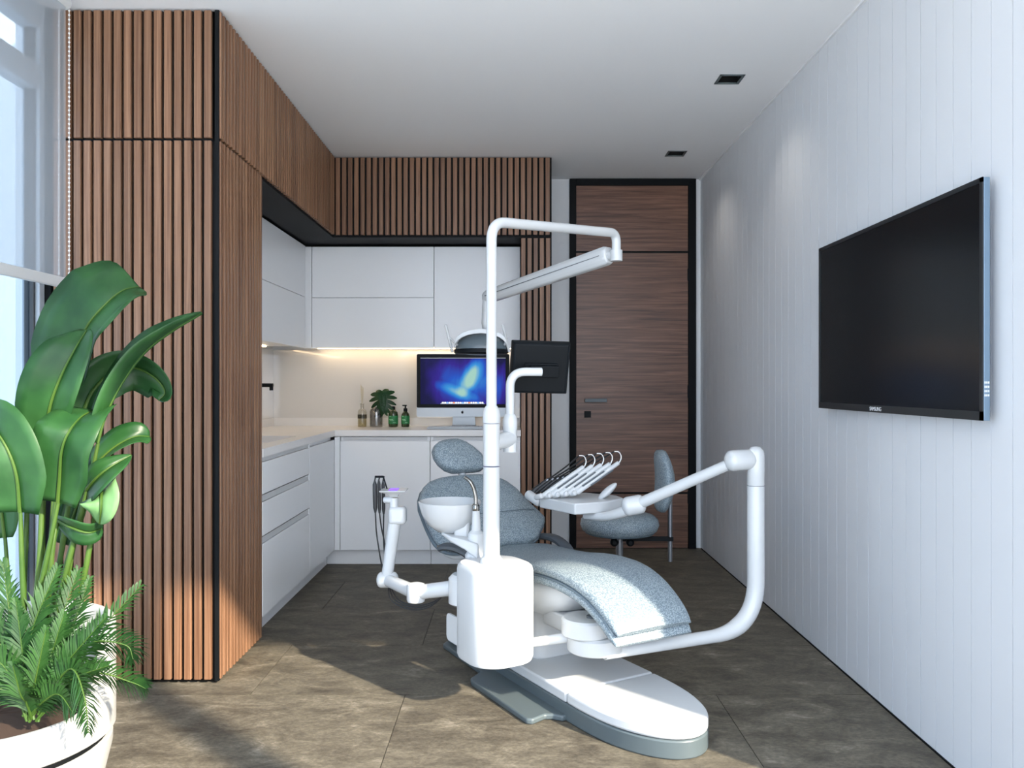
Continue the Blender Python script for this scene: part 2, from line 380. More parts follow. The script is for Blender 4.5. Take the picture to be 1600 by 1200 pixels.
# ------------------------------------------------------------------ slatted cladding
def slat_mesh(w_, d_, h_, ax):     # ax 'x': slats side by side along x, facing -y; ax 'y': along y, facing +x
    bm = box(B(), 0, w_, 0, d_, 0, h_) if ax == 'x' else box(B(), 0, d_, 0, w_, 0, h_)
    bmesh.ops.bevel(bm, geom=[e for e in bm.edges if abs(e.verts[0].co.z - e.verts[1].co.z) > .1], offset=.0025, segments=1, affect='EDGES')
    bmesh.ops.recalc_face_normals(bm, faces=bm.faces[:])
    me = bpy.data.meshes.new('slat'); bm.to_mesh(me); bm.free(); me.materials.append(W_SLAT); return me
PITCH, SW = .0401, .0285
ZJ = 2.178
tall = thing('tall_cabinet', (-1.5, 3.55, 0), 'tall cabinet clad in vertical walnut slats with black gaps beside the window', 'cabinet')
finish('carcass', box(B(), -1.83, -1.186, 3.29, 3.838, .012, H - .004), BLACK, tall, 0)
lo, up = slat_mesh(SW, .02, ZJ - .006 - .02, 'x'), slat_mesh(SW, .02, H - .008 - ZJ - .006, 'x')
for i in range(16):
    x = -1.832 + PITCH * i
    for me, z in ((lo, .02), (up, ZJ + .006)): link('slat', me, W_SLAT, tall, V(x, 3.27, z) - V(-1.5, 3.55, 0))
finish('corner_strip', box(B(), -1.189, -1.172, 3.276, 3.292, .012, H - .004), BLACK, tall, 0)
lo = slat_mesh(.0225, .02, ZJ - .006 - .02, 'y')
for i in range(14):
    link('slat', lo, W_SLAT, tall, V(-1.187, 3.282 + PITCH * i, .02) - V(-1.5, 3.55, 0))
YK = 5.40        # kitchen front line
f1 = sthing('trim_5', (-1.187, 3.28, ZJ), 'long walnut slat fascia running from the window to the back corner')
finish('backing', box(B(), -1.74, -1.187, 3.845, YK + .02, ZJ - .008, H - .002), BLACK, f1, 0)
finish('backing', box(B(), -1.20, -1.1865, 3.29, 3.845, ZJ - .004, H - .004), BLACK, f1, 0)
me = slat_mesh(.0225, .02, H - .008 - ZJ - .006, 'y')
for i in range(53):
    y = 3.282 + PITCH * i
    if y + SW < YK: link('slat', me, W_SLAT, f1, V(-1.187, y, ZJ + .006) - V(-1.187, 3.28, ZJ))
f2 = sthing('trim_6', (-.45, YK, ZJ), 'walnut slat fascia above the white kitchen cupboards')
finish('backing', box(B(), -1.74, .262, YK + .02, 5.99, ZJ - .008, H - .002), BLACK, f2, 0)
me = slat_mesh(SW, .02, H - .008 - ZJ - .006, 'x')
for i in range(35):
    link('slat', me, W_SLAT, f2, V(-1.163 + .0407 * i, YK, ZJ + .006) - V(-.45, YK, ZJ))
pl_ = thing('slatted_pillar', (.16, 5.7, 0), 'narrow walnut slat pillar closing the kitchen beside the door', 'pillar')
finish('carcass', box(B(), .060, .262, YK + .02, 5.99, .012, ZJ - .01), BLACK, pl_, 0)
me = slat_mesh(SW, .02, ZJ - .016 - .02, 'x')
for i in range(5): link('slat', me, W_SLAT, pl_, V(.061 + .0407 * i, YK, .02) - V(.16, 5.7, 0))

# ------------------------------------------------------------------ kitchen
ZT = .896
XK = -1.17
def panel(nm, parent, x0, x1, y0, y1, z0, z1, m=LACQ, bev=.0015): return finish(nm, box(B(), x0, x1, y0, y1, z0, z1), m, parent, 0, bev, 1)
# left run: drawer unit and corner unit
dc = thing('drawer_cabinet', (-1.46, 4.3, 0), 'white drawer cabinet with three drawers behind the tall slatted cabinet', 'cabinet')
panel('carcass', dc, XL + .005, XK - .022, 3.845, 4.74, .10, .69)
for z0, z1 in ((.682, .832), (.486, .645), (.105, .449)):
    d = panel('drawer', dc, XK - .02, XK, 3.847, 4.738, z0, z1)
    g_ = B(); box(g_, XK - .016, XK - .004, 3.847, 4.74, z1 + .003, z1 + .031)
    finish('grip_rail', g_, ALU if False else PLAST2, d, 0)
    finish('grip_end', box(B(), XK - .018, XK + .001, 4.722, 4.745, z1, z1 + .033), LACQ, d, 0, .002)
panel('plinth', dc, -1.70, -1.232, 3.845, 4.74, 0, .098)
cc = thing('corner_cabinet', (-1.46, 5.07, 0), 'plain white corner base cabinet where the two counters meet', 'cabinet')
panel('carcass', cc, XL + .005, XK - .022, 4.742, 5.38, .10, .852)
panel('front', cc, XK - .02, XK, 4.742, YK - .002, .105, .832)
panel('plinth', cc, -1.70, -1.232, 4.742, 5.45, 0, .098)
panel('filler', cc, XK, -1.135, YK, YK + .02, .105, .852)
lab = ['white base cabinet next to the corner behind the assistant arm', 'white base cabinet under the desktop computer']
for k, (x0, x1) in enumerate(((-1.133, -.541), (-.539, .055))):
    c_ = thing('base_cabinet', ((x0 + x1) / 2, 5.7, 0), lab[k], 'cabinet', 'back counter base cabinets')
    panel('carcass', c_, x0, x1, YK + .022, 5.98, .10, .852)
    d = panel('door', c_, x0 + .001, x1 - .001, YK, YK + .02, .105, .824)
    finish('grip_rail', box(B(), x0 + .02, x1 - .02, YK + .006, YK + .02, .832, .850), PLAST2, d, 0)
    panel('plinth', c_, x0 - (.1 if k == 0 else 0), x1, YK + .06, 5.9, 0, .098)
# worktop with the sink cut-out
bm = B(); z0, z1 = .856, ZT
box(bm, XL, -1.64, 3.845, 5.99, z0, z1); box(bm, -1.26, XK + .004, 3.845, 5.99, z0, z1); box(bm, -1.64, -1.26, 3.845, 4.25, z0, z1); box(bm, -1.64, -1.26, 4.80, 5.99, z0, z1)
box(bm, XK + .004, .058, YK - .004, 5.99, z0, z1)
wt = finish('worktop', bm, TOP, None, 0); tag(wt, 'white L-shaped stone worktop with thin edge and upstand', 'worktop')
bm = B(); box(bm, XL + .014, .058, 5.972, 5.988, ZT, ZT + .058); box(bm, XL + .001, XL + .015, 3.845, 5.988, ZT, ZT + .058)
finish('upstand', bm, TOP, wt, 0)
bm = B(); box(bm, -1.645, -1.255, 4.245, 4.805, .70, .706)
for (a, b_, c_, d_) in ((-1.645, -1.639, 4.245, 4.805), (-1.261, -1.255, 4.245, 4.805), (-1.645, -1.255, 4.245, 4.251), (-1.645, -1.255, 4.799, 4.805)): box(bm, a, b_, c_, d_, .70, .8555)
tag(finish('sink', bm, STEEL, None, 0), 'steel sink set into the left worktop', 'sink')
tp = thing('kitchen_tap', (-1.69, 4.5, ZT), 'black mixer tap spout peeking past the slatted cabinet', 'tap')
finish('spout', tube(B(), fillet([V(-1.69, 4.5, ZT), V(-1.69, 4.5, 1.193), V(-1.312, 4.5, 1.193)], .03), .011), BLKP, tp)
finish('nozzle', tube(B(), [V(-1.322, 4.5, 1.193), V(-1.322, 4.5, 1.165)], .010), BLKP, tp)
finish('tap_base', lathe(B(), V(-1.69, 4.5, ZT), [(.026, 0), (.026, .02), (.012, .03)]), BLKP, tp)
# splashback glass
bm = box(B(), XL + .008, .058, 5.982, 5.992, ZT + .058, 1.449); sb = finish('splashback', bm, SPLASH, None, 0); tag(sb, 'glossy beige glass splashback behind the computer', 'splashback')
bm = box(B(), XL + .001, XL + .009, 3.845, 5.98, ZT + .058, 1.449); sb = finish('splashback', bm, SPLASH, None, 0); tag(sb, 'glossy glass splashback on the left wall beside the tap', 'splashback')
# wall cupboards
ZU0, ZU1, YU, XU = 1.449, 2.155, 5.70, -1.43
lab = ['white wall cupboard with two flap doors left of the operating light', 'white single-door wall cupboard behind the light pole']
for k, (x0, x1) in enumerate(((-1.393, -.544), (-.542, .057))):
    c_ = thing('wall_cupboard', ((x0 + x1) / 2, 5.85, ZU0), lab[k], 'cupboard', 'back wall cupboards')
    panel('carcass', c_, x0, x1, YU + .021, 5.98, ZU0 + .013, ZU1)
    for (z0, z1) in (((ZU0, 1.799), (1.8025, ZU1)) if k == 0 else ((ZU0, ZU1),)): panel('door', c_, x0 + .001, x1 - .001, YU, YU + .02, z0, z1)
c_ = thing('wall_cupboard', (-1.6, 4.8, ZU0), 'white wall cupboard along the left wall above the sink', 'cupboard')
panel('carcass', c_, XL + .002, XU - .021, 3.845, 5.69, ZU0 + .013, ZU1)
for (z0, z1) in ((ZU0, 1.799), (1.8025, ZU1)): panel('door', c_, XU - .02, XU, 3.845, YU - .03, z0, z1)
panel('filler', c_, XU - .02, XU + .034, YU - .001, YU + .018, ZU0, ZU1)
# warm strips
ls = finish('led_strip', box(B(), -1.40, .05, 5.90, 5.92, ZU0 + .005, ZU0 + .0125), LEDM, None, 0); tag(ls, 'warm light strip under the back wall cupboards', 'light')
ls = finish('led_strip', box(B(), -1.70, -1.68, 3.9, 5.6, ZU0 + .005, ZU0 + .0125), LEDM, None, 0); tag(ls, 'warm light strip under the left wall cupboard', 'light')

# ------------------------------------------------------------------ door
YD = 5.975
dr = sthing('door_1', (.88, YD, 0), 'full height walnut door with horizontal grain in a black frame')
bm = B(); box(bm, .420, .466, YD - .012, 6.0, 0, 2.695); box(bm, 1.286, 1.341, YD - .012, 6.0, 0, 2.695); box(bm, .466, 1.286, YD - .012, 6.0, 2.648, 2.695)
finish('door_frame', bm, BLACK, dr, 0, .002)
finish('door_core', box(B(), .467, 1.285, YD + .006, 5.999, .004, 2.647), BLACK, dr, 0)
for z0, z1 in ((.006, .398), (.412, 2.155), (2.170, 2.645)):
    p = link('panel', bpy.data.meshes.new('panel'), None, dr); bm = box(B(), -.407, .407, -.004, .012, 0, z1 - z0); bmesh.ops.recalc_face_normals(bm, faces=bm.faces[:]); bm.to_mesh(p.data); bm.free(); p.data.materials.append(W_DOOR); p.location = (.876 - .88, 0, z0)
hd = finish('handle', box(B(), .527, .687, YD - .052, YD - .037, 1.068, 1.094), GREYM, dr, 0, .002); finish('handle_neck', box(B(), .53, .55, YD - .04, YD - .002, 1.070, 1.092), BLKP, hd, 0)
finish('lock_plate', box(B(), .527, .575, YD - .012, YD - .003, .955, 1.003), BLKP, dr, 0, .001)
for z in (.33, 1.10, 1.95): finish('hinge', box(B(), 1.279, 1.288, YD - .016, YD, z, z + .09), BLKP, dr, 0)

# ------------------------------------------------------------------ ceiling spots
for k, (x, y) in enumerate(SP):
    s = thing('ceiling_spotlight', (x, y, H), ['square black recessed ceiling spotlight nearer the viewer', 'square black recessed ceiling spotlight nearer the door'][k], 'spotlight', 'recessed ceiling spotlights')
    bm = B(); q = hs
    for a, b_, c_, d_ in ((-q - .006, -q + .006, -q - .006, q + .006), (q - .006, q + .006, -q - .006, q + .006), (-q, q, -q - .006, -q + .006), (-q, q, q - .006, q + .006)): box(bm, x + a, x + b_, y + c_, y + d_, H - .004, H + .001)
    finish('rim', bm, GREYM, s, 0)
    bm = B()
    for a, b_, c_, d_ in ((-q, -q + .003, -q, q), (q - .003, q, -q, q), (-q, q, -q, -q + .003), (-q, q, q - .003, q)): box(bm, x + a, x + b_, y + c_, y + d_, H, H + .12)
    box(bm, x - q, x + q, y - q, y + q, H + .12, H + .125); finish('housing', bm, BLACK, s, 0)
    ld = bpy.data.lights.new('downlight', 'SPOT'); ld.energy = 4; ld.spot_size = R(110); ld.spot_blend = 1; ld.shadow_soft_size = .03; ld.color = (1, .93, .84)
    lo_ = bpy.data.objects.new('downlight', ld); COL.objects.link(lo_); lo_.parent = s; lo_.location = (0, 0, .012)
    finish('bulb', lathe(B(), V(x, y, H + .04), [(.012, 0), (.03, .006), (.034, .02), (.02, .06)], 18), SPOTL, s)

# ------------------------------------------------------------------ television
tv = thing('television', (1.365, 2.93, 1.097), 'large black flat television mounted on the white plank wall', 'television')
TX = 1.33; y0, y1, z0, z1 = 2.316, 3.55, 1.096, 1.786
finish('casing', box(B(), TX + .003, TX + .022, y0, y1, z0, z1), TVSIDE, tv, 0, .002)
finish('back_cover', box(B(), TX + .022, TX + .036, y0 + .05, y1 - .05, z0 + .05, z1 - .05), BLKP, tv, 0, .004)
finish('wall_bracket', box(B(), TX + .036, XR - .001, 2.7, 3.15, 1.30, 1.60), BLKP, tv, 0)
bm = B(); bw = .014
for a, b_, c_, d_ in ((y0, y1, z0, z0 + .026), (y0, y1, z1 - bw, z1), (y0, y0 + bw, z0, z1), (y1 - bw, y1, z0, z1)): box(bm, TX - .001, TX + .004, a, b_, c_, d_)
finish('bezel', bm, BEZ, tv, 0)
finish('screen', box(B(), TX + .0015, TX + .003, y0 + bw, y1 - bw, z0 + .026, z1 - bw), SCR, tv, 0)
bm = B()
for j in range(4):
    for i in range(3): box(bm, TX + .006 + .005 * i, TX + .009 + .005 * i, y0 - .001, y0 + .001, 1.165 + .012 * j, 1.171 + .012 * j)
finish('buttons', bm, LETW, tv, 0)
def text(body, size, mtx, m, name, parent, depth=.0004):
    cu = bpy.data.curves.new('lettering', 'FONT'); cu.body = body; cu.size = size; cu.align_x = 'CENTER'; cu.extrude = depth
    to = bpy.data.objects.new('lettering_tmp', cu); COL.objects.link(to); bpy.context.view_layer.update()
    me = bpy.data.meshes.new_from_object(to.evaluated_get(bpy.context.evaluated_depsgraph_get())); bpy.data.objects.remove(to)
    me.transform(Matrix.Translation(-origin(parent)) @ mtx); me.materials.clear(); me.materials.append(m)
    o = bpy.data.objects.new(name, me); COL.objects.link(o); o.parent = parent; return o
# text facing -x: text x axis along -y, text y axis along z
Mx = Matrix(((0, 0, -1, TX - .0016), (-1, 0, 0, 2.995), (0, 1, 0, z0 + .006), (0, 0, 0, 1)))
text('SAMSUNG', .021, Mx, LETW, 'lettering', tv)

# ------------------------------------------------------------------ computer
YC = 5.80
co = thing('desktop_computer', (-.35, YC, ZT), 'all-in-one desktop computer with silver chin and aurora wallpaper', 'computer')
def PX(px): return (px - 800) * YC / F
def PZ(py): return CAMZ - (py - 600) * YC / F
x0, x1, z0, z1 = PX(651), PX(796), PZ(651), PZ(553)
def rr_panel(bm, xa, xb, za, zb, ya, yb, r):
    pts = [((xa + xb) / 2 + a, (za + zb) / 2 + b_) for a, b_ in rrect(xb - xa, zb - za, r)]
    return loft(bm, [[V(p[0], ya, p[1]) for p in pts], [V(p[0], yb, p[1]) for p in pts]])
finish('casing', rr_panel(B(), x0, x1, z0, z1, YC, YC + .03, .014), ALU, co, 30)
finish('glass_front', rr_panel(B(), x0 + .001, x1 - .001, PZ(637), z1 - .001, YC - .003, YC, .01), BLKP, co, 30)
xs0, xs1, zs0, zs1 = PX(657), PX(790), PZ(631.5), PZ(559)
sc = finish('screen', box(B(), xs0, xs1, YC - .0045, YC - .003, zs0, zs1), WALLP, co, 0)
sc.data.transform(Matrix.Translation(-Vector(((xs0 + xs1) / 2, YC, (zs0 + zs1) / 2)) + co.location)); sc.location = Vector(((xs0 + xs1) / 2, YC, (zs0 + zs1) / 2)) - co.location
bm = box(B(), xs0, xs1, YC - .0052, YC - .0044, zs1 - .005, zs1); finish('menu_bar', bm, KEYS, co, 0)
bm = B(); a, b_ = PX(688), PX(757); loft(bm, [[V(a, YC - .0052, zs0 + .001), V(b_, YC - .0052, zs0 + .001), V(b_ - .008, YC - .0052, zs0 + .013), V(a + .008, YC - .0052, zs0 + .013)], [V(a, YC - .0044, zs0 + .001), V(b_, YC - .0044, zs0 + .001), V(b_ - .008, YC - .0044, zs0 + .013), V(a + .008, YC - .0044, zs0 + .013)]])
dk = finish('dock_shelf', bm, ALU, co, 0)
icol = [mat('icon_%s' % nm, c, .5, emit=c, es=.5) for nm, c in (('white', (.8, .8, .85)), ('orange', (.8, .25, .08)), ('blue', (.2, .4, .9)))]
bms = [B(), B(), B()]
for k in range(19): box(bms[(0, 0, 2, 0, 0, 1, 0)[k % 7]], a + .014 + .0155 * k, a + .025 + .0155 * k, YC - .0058, YC - .0050, zs0 + .005, zs0 + .016)
for k in range(3): finish('icons', bms[k], icol[k], dk, 0)
# bitten fruit emblem on the chin
cxm, czm, s = PX(722.5), PZ(644.3), .0125
pts = []
for k in range(40):
    a = 2 * math.pi * k / 40; r_ = 1 - .14 * abs(math.cos(a / 1)) ** 8 * 0
    x, z = math.cos(a) * .92, math.sin(a) * .95
    z -= .16 * math.exp(-(x / .22) ** 2) if math.sin(a) > 0 else -.12 * math.exp(-(x / .22) ** 2)
    x *= 1 - .16 * (.5 - .5 * math.sin(a)) ** 1.5
    d = math.hypot(x - 1.12, z - .12)
    if d < .46: q = .46 / d; x, z = 1.12 + (x - 1.12) * q, .12 + (z - .12) * q
    pts.append((cxm + x * s * .8, czm + z * s * .85))
bm = loft(B(), [[V(p[0], YC - .0006, p[1]) for p in pts], [V(p[0], YC + .0004, p[1]) for p in pts]])
lf = [(cxm + x * s, czm + z * s) for x, z in ((0, .80), (.02, 1.05), (.14, 1.25), (.32, 1.33), (.31, 1.10), (.18, .90))]
loft(bm, [[V(p[0], YC - .0006, p[1]) for p in lf], [V(p[0], YC + .0004, p[1]) for p in lf]])
finish('emblem', bm, BLACK, co, 0)
bm = B(); xa, xb = PX(707), PX(742)
loft(bm, [[V(xa, YC + .032, z0 + .1), V(xb, YC + .032, z0 + .1), V(xb, YC + .042, z0 + .1), V(xa, YC + .042, z0 + .1)], [V(xa, YC + .03, z0), V(xb, YC + .03, z0), V(xb, YC + .04, z0), V(xa, YC + .04, z0)],
          [V(xa - .004, YC + .03, ZT + .012), V(xb + .004, YC + .03, ZT + .012), V(xb + .004, YC + .04, ZT + .012), V(xa - .004, YC + .04, ZT + .012)]])
box(bm, xa - .006, xb + .006, YC - .06, YC + .11, ZT, ZT + .012)
finish('stand', bm, ALU, co, 0, .002)
kb = thing('keyboard', (-.37, 5.55, ZT), 'slim silver keyboard in front of the computer', 'keyboard')
finish('case', box(B(), -.575, -.145, 5.53, 5.645, ZT, ZT + .012), ALU, kb, 0, .004)
bm = B()
for j in range(6):
    for i in range(21): box(bm, -.568 + .0201 * i, -.551 + .0201 * i, 5.537 + .0175 * j, 5.552 + .0175 * j, ZT + .012, ZT + .016)
c_ = finish('keys', bm, KEYS, kb, 0); c_['kind'] = 'stuff'

# ------------------------------------------------------------------ bottles, vase, monstera leaf
YV = 5.80; zc = ZT
def XB(px): return (px - 800) * YV / F
u = YV / F
df = thing('reed_diffuser', (XB(566), YV, zc), 'clear glass reed diffuser bottle with pale reeds', 'diffuser')
c0 = V(XB(566), YV, zc)
finish('bottle', lathe(B(), c0, [(.030, 0), (.032, .004), (.032, .105), (.026, .120), (.013, .128), (.012, .158), (.017, .162), (.017, .166), (.011, .166), (.010, .13)]), CLEARG, df)
finish('oil', lathe(B(), c0 + V(0, 0, .003), [(.028, 0), (.028, .055)]), pane('pale_oil', (.78, .74, .58), .03), df)
bm = lathe(B(), c0 + V(0, 0, .060), [(.0325, 0), (.0325, .028)]); finish('bottle_label', bm, pane('smoky_label', (.45, .43, .38), .05), df)
bm = B()
for k, (dx, dy) in enumerate(((-.012, .004), (-.004, -.006), (.004, .006), (.009, -.004), (.0, .002))): tube(bm, [c0 + V(-dx * .4, 0, .02), c0 + V(dx, dy, .30 - .008 * k)], .0026, 6)
finish('reeds', bm, REED, df)
Mz = Matrix(((1, 0, 0, c0.x), (0, 0, -1, c0.y - .0332), (0, 1, 0, c0.z + .065), (0, 0, 0, 1)))
text('LIVS', .024, Mz, BLKP, 'lettering', df)
vz = thing('smoked_vase', (XB(588), YV, zc), 'grey smoked glass vase holding a monstera leaf', 'vase')
c0 = V(XB(588), YV, zc)
finish('vase_body', lathe(B(), c0, [(.042, 0), (.046, .006), (.046, .110), (.040, .126), (.022, .140), (.020, .158), (.022, .16), (.018, .16), (.018, .14), (.036, .124), (.042, .108), (.042, .008)]), SMOKE, vz)
finish('glass_rod', tube(B(), [c0 + V(.004, -.01, .01), c0 + V(-.004, -.01, .115)], .004, 8), CLEARG, vz)
ml = thing('monstera_leaf', (XB(588), YV, zc), 'dark green monstera leaf with deep slits in the smoked vase', 'plant')
lc = V(XB(598), YV - .02, PZ(618)); tip = V(XB(601.5), YV - .05, PZ(648)); 
finish('stalk', tube(B(), spline([c0 + V(0, 0, .02), c0 + V(.0, 0, .13), V(XB(592), YV, PZ(628)), lc]), .0022, 8), MONST, ml)
bm = B(); ax = (tip - lc).normalized(); sd = Vector((1, 0, 0)); sd = (sd - ax * sd.dot(ax)).normalized(); nm_ = ax.cross(sd)
Lf = .125
def lobe(base, ang, ln, wd, sgn):
    d = (ax * math.cos(ang) + sd * math.sin(ang) * sgn).normalized(); t = nm_.cross(d).normalized(); rows = []
    for k in range(6):
        q = k / 5; ww = wd * (1.0, .95, 1.0, 1.02, .85, .3)[k] / 2; cpt = base + d * ln * q + nm_ * (.03 * q * q * (1 if nm_.y > 0 else -1))
        cpt += ax * (.010 * q * q)
        rows.append([cpt - t * ww, cpt, cpt + t * ww])
    loft(bm, rows, False, False, False)
for sgn in (-1, 1):
    for k, (s_, ang, ln, wd) in enumerate(((-.005, 2.45, .060, .030), (.0, 1.95, .082, .026), (.012, 1.55, .088, .023), (.030, 1.22, .084, .021), (.050, .95, .074, .020), (.072, .70, .058, .019), (.092, .45, .042, .017))):
        lobe(lc + ax * s_, ang, ln * 1.12, wd * 1.28, sgn)
loft(bm, [[lc + ax * a - sd * b_ - nm_ * .0005, lc + ax * a - nm_ * .001, lc + ax * a + sd * b_ - nm_ * .0005] for a, b_ in ((-.012, .006), (.0, .026), (.03, .026), (.07, .02), (.10, .012), (.136, .002))], False, False, False)
finish('leaf_blade', bm, MONST, ml, 60)
for k, (px, r, hh, pump) in enumerate(((614.5, .034, .118, False), (633.5, .029, .105, True))):
    b_ = thing('green_bottle', (XB(px), YV, zc), ['squat brown bottle with green label under the monstera leaf', 'slim green-label bottle with black pump next to the computer'][k], 'bottle', 'green label bottles')
    c0 = V(XB(px), YV, zc)
    finish('bottle_body', lathe(B(), c0, [(r * .9, 0), (r, .006), (r, hh - .03), (r * .93, hh - .014), (r * .6, hh), (.011, hh + .006), (.011, hh + .016)]), GREENB, b_)
    lbl = finish('bottle_label', lathe(B(), c0, [(r - .001, .022), (r + .0008, .022), (r + .0008, .080), (r - .001, .080)]), GREENL, b_)
    bm = B()
    for (zz, x0_, x1_) in ((.074, -.8, -.3), (.052, -.8, .1), (.045, -.6, .2), (.030, .1, .7)):
        rows = []
        for q in range(5):
            aa = (x0_ + (x1_ - x0_) * q / 4); rows.append([c0 + V(math.sin(aa) * (r + .0014), -math.cos(aa) * (r + .0014), zz), c0 + V(math.sin(aa) * (r + .0014), -math.cos(aa) * (r + .0014), zz + .0035)])
        loft(bm, rows, False, False, False)
    finish('print', bm, mat('pale_green_print%d' % k, (.35, .7, .42), .5), lbl, 0)
    finish('cap', lathe(B(), c0, [(.014, hh + .006), (.014, hh + .026), (.006, hh + .028)] + ([(.005, hh + .045)] if pump else [])), BLKP, b_)
    if pump: finish('pump_head', box(B(), c0.x - .022, c0.x + .010, c0.y - .006, c0.y + .006, c0.z + hh + .042, c0.z + hh + .052), BLKP, b_, 0, .002)

# ------------------------------------------------------------------ dental chair
O = V(.365, 3.015, 0); U = V(.5, -.866, 0); S = V(.866, .5, 0); Z = V(0, 0, 1)
def A(t, s, z): return O + U * t + S * s + Z * z
ch = thing('dental_chair', A(-.3, 0, 0), 'reclined dental patient chair in blue-grey pebbled leather on a white base', 'dental chair')
# plan outlines (t, s)
nose = [(.02 + .43 * math.sin(R(a)) ** .85 if a > 0 else .02, .2 * math.cos(R(a))) for a in range(0, 91, 6)]
nose = [(t, s) for t, s in nose] + [(t, -s) for t, s in nose[::-1][1:]]
front = [(.003, .2)] + nose + [(.003, -.2)]
lowr = [(-1.0, .17)] + [(.0, .2)] + nose + [(.0, -.2)] + [(-.50, -.2), (-.62, -.2), (-.97, -.2), (-1.0, -.17)]
def plan(pts, z0, z1): return prism(B(), [A(t, s, 0)[:2] for t, s in pts], z0, z1)
finish('base_skirt', plan(lowr, 0, .062), GREYM, ch, 30, .006)
finish('base_nose_cover', plan(front, .063, .104), PLAST2, ch, 30, .010, 3)
finish('base_rear_cover', plan([(-.003, .2), (-.003, -.2), (-.95, -.2), (-.98, -.15), (-.98, .15), (-.95, .2)], .063, .104), PLAST2, ch, 30, .008, 3)
plate = [(.0, -.19), (.0, -.215), (-.03, -.235), (-.045, -.26), (-.03, -.32), (-.045, -.337), (-.47, -.337), (-.50, -.325), (-.55, -.25), (-.95, -.235), (-.98, -.20), (-.98, -.15)]
finish('floor_plate', plan(plate, 0, .022), GREYM, ch, 30, .006)
# lift column and underseat shell
bm = prism(B(), [(A(-.55, 0, 0) + U * a + S * b_)[:2] for a, b_ in rrect(.44, .24, .05)], .10, .36); finish('lift_column', bm, PLAST2, ch, 30, .01)
rows = []
for t, hw, zb, zt in ((-1.0, .10, .42, .47), (-.9, .16, .36, .475), (-.7, .185, .31, .465), (-.45, .19, .285, .462), (-.25, .185, .30, .465), (-.12, .16, .35, .468), (-.05, .10, .42, .47)):
    ring = []
    for k in range(20):
        a = 2 * math.pi * k / 20; sx = math.copysign(abs(math.cos(a)) ** .6, math.cos(a)); sz = math.copysign(abs(math.sin(a)) ** .6, math.sin(a))
        ring.append(A(t, hw * sx, (zb + zt) / 2 + (zt - zb) / 2 * sz))
    rows.append(ring)
finish('seat_shell', loft(B(), rows), PLAST2, ch, 60)
# swing arm blocks and discs under the leg rest
bm = B(); obox(bm, A(-.13, -.05, .305), U, S, Z, .13, .085, .032); finish('swing_block', bm, PLAST2, ch, 30, .008, 3)
dd = finish('pivot_disc', lathe(B(), A(.005, -.115, .298), [(.085, 0), (.09, .005), (.09, .055), (.082, .063), (0, .063)], 36), PLAST2, ch, 30)
finish('pivot_cap', lathe(B(), A(.02, -.105, .361), [(.017, 0), (.017, .006), (.012, .009), (0, .009)]), ARMG, dd)
finish('pivot_disc', lathe(B(), A(.015, -.085, .240), [(.095, 0), (.10, .005), (.10, .052), (.09, .060), (0, .060)], 36), PLAST2, ch, 30)
# cushion slab along a side profile: list of (t, z, half width) of the top surface
def slab(name, prof, th, mtl, parent, crown=.008, n=12, ends=.5):
    pr = spline([V(*p) for p in prof], 5); m = len(pr); rings = []
    for i, p in enumerate(pr):
        tg = (pr[min(i + 1, m - 1)] - pr[max(i - 1, 0)]); tg.z = 0; tg = Vector((tg.x, tg.y)).normalized(); nt, nz_ = -tg.y, tg.x
        e = min(i, m - 1 - i); k = (.25, .7, .93)[e] if e < 3 else 1.0
        hw = p.z * (1 - .03 * (1 - k)); ring = []
        for j in range(28):
            a = 2 * math.pi * j / 28; cx_ = math.copysign(abs(math.cos(a)) ** .28, math.cos(a)); sy = math.copysign(abs(math.sin(a)) ** .5, math.sin(a))
            h = th / 2 * sy * k + (crown * (1 - cx_ * cx_) if sy > 0 else 0)
            ring.append(A(p.x + nt * (h - th / 2), hw * cx_, p.y + nz_ * (h - th / 2)))
        rings.append(ring)
    return finish(name, loft(B(), rings), mtl, parent, 60)
leg = [(-.78, .475, .20), (-.60, .478, .205), (-.40, .492, .20), (-.22, .516, .195), (-.05, .517, .19), (.08, .490, .18), (.18, .441, .172), (.262, .378, .165)]
slab('leg_rest_cushion', leg, .040, LEATH, ch, .012)
low = [(t - .002, z - .036, hw + .004) for t, z, hw in leg]
slab('seat_cushion', low, .040, LEATH, ch, 0)
slab('cushion_seam', [(t, z - .0335, hw + .002) for t, z, hw in leg[:-1] + [(.238, .397, .167)]], .010, PIPING, ch, 0)
# back rest: a wide leaf-shaped pad leaning back
import functools
bdir = (U * -.80 + Z * .60).normalized(); bn = S.cross(bdir).normalized()
if bn.z < 0: bn = -bn
def pad(name, c, up, side, nrm, outline, th, mtl, parent, crown=.015):
    # outline: (height, left half width, right half width)
    rings = []; m = len(outline)
    for i, (h, l_, r_) in enumerate(outline):
        e = min(i, m - 1 - i); k = (.35, .75, .95)[e] if e < 3 else 1.0; ring = []
        for j in range(32):
            a = 2 * math.pi * j / 32; cx_ = math.copysign(abs(math.cos(a)) ** .4, math.cos(a)); sy = math.copysign(abs(math.sin(a)) ** .6, math.sin(a))
            ww = r_ if cx_ > 0 else l_
            ring.append(c + up * h + side * (cx_ * ww) + nrm * (th / 2 * sy * k + (crown * (1 - cx_ * cx_) * k if sy > 0 else 0)))
        rings.append(ring)
    return finish(name, loft(B(), rings), mtl, parent, 60)
bc = A(-.76, -.045, .475)
ol = [(.0, .22, .14), (.012, .25, .18), (.03, .272, .215), (.07, .288, .25), (.11, .293, .29), (.14, .294, .305), (.17, .294, .298), (.22, .292, .278), (.28, .288, .262), (.34, .27, .245), (.39, .24, .215), (.42, .205, .18), (.438, .165, .14), (.447, .10, .09)]
ol = [(h, l_, r_) for h, l_, r_ in ol]
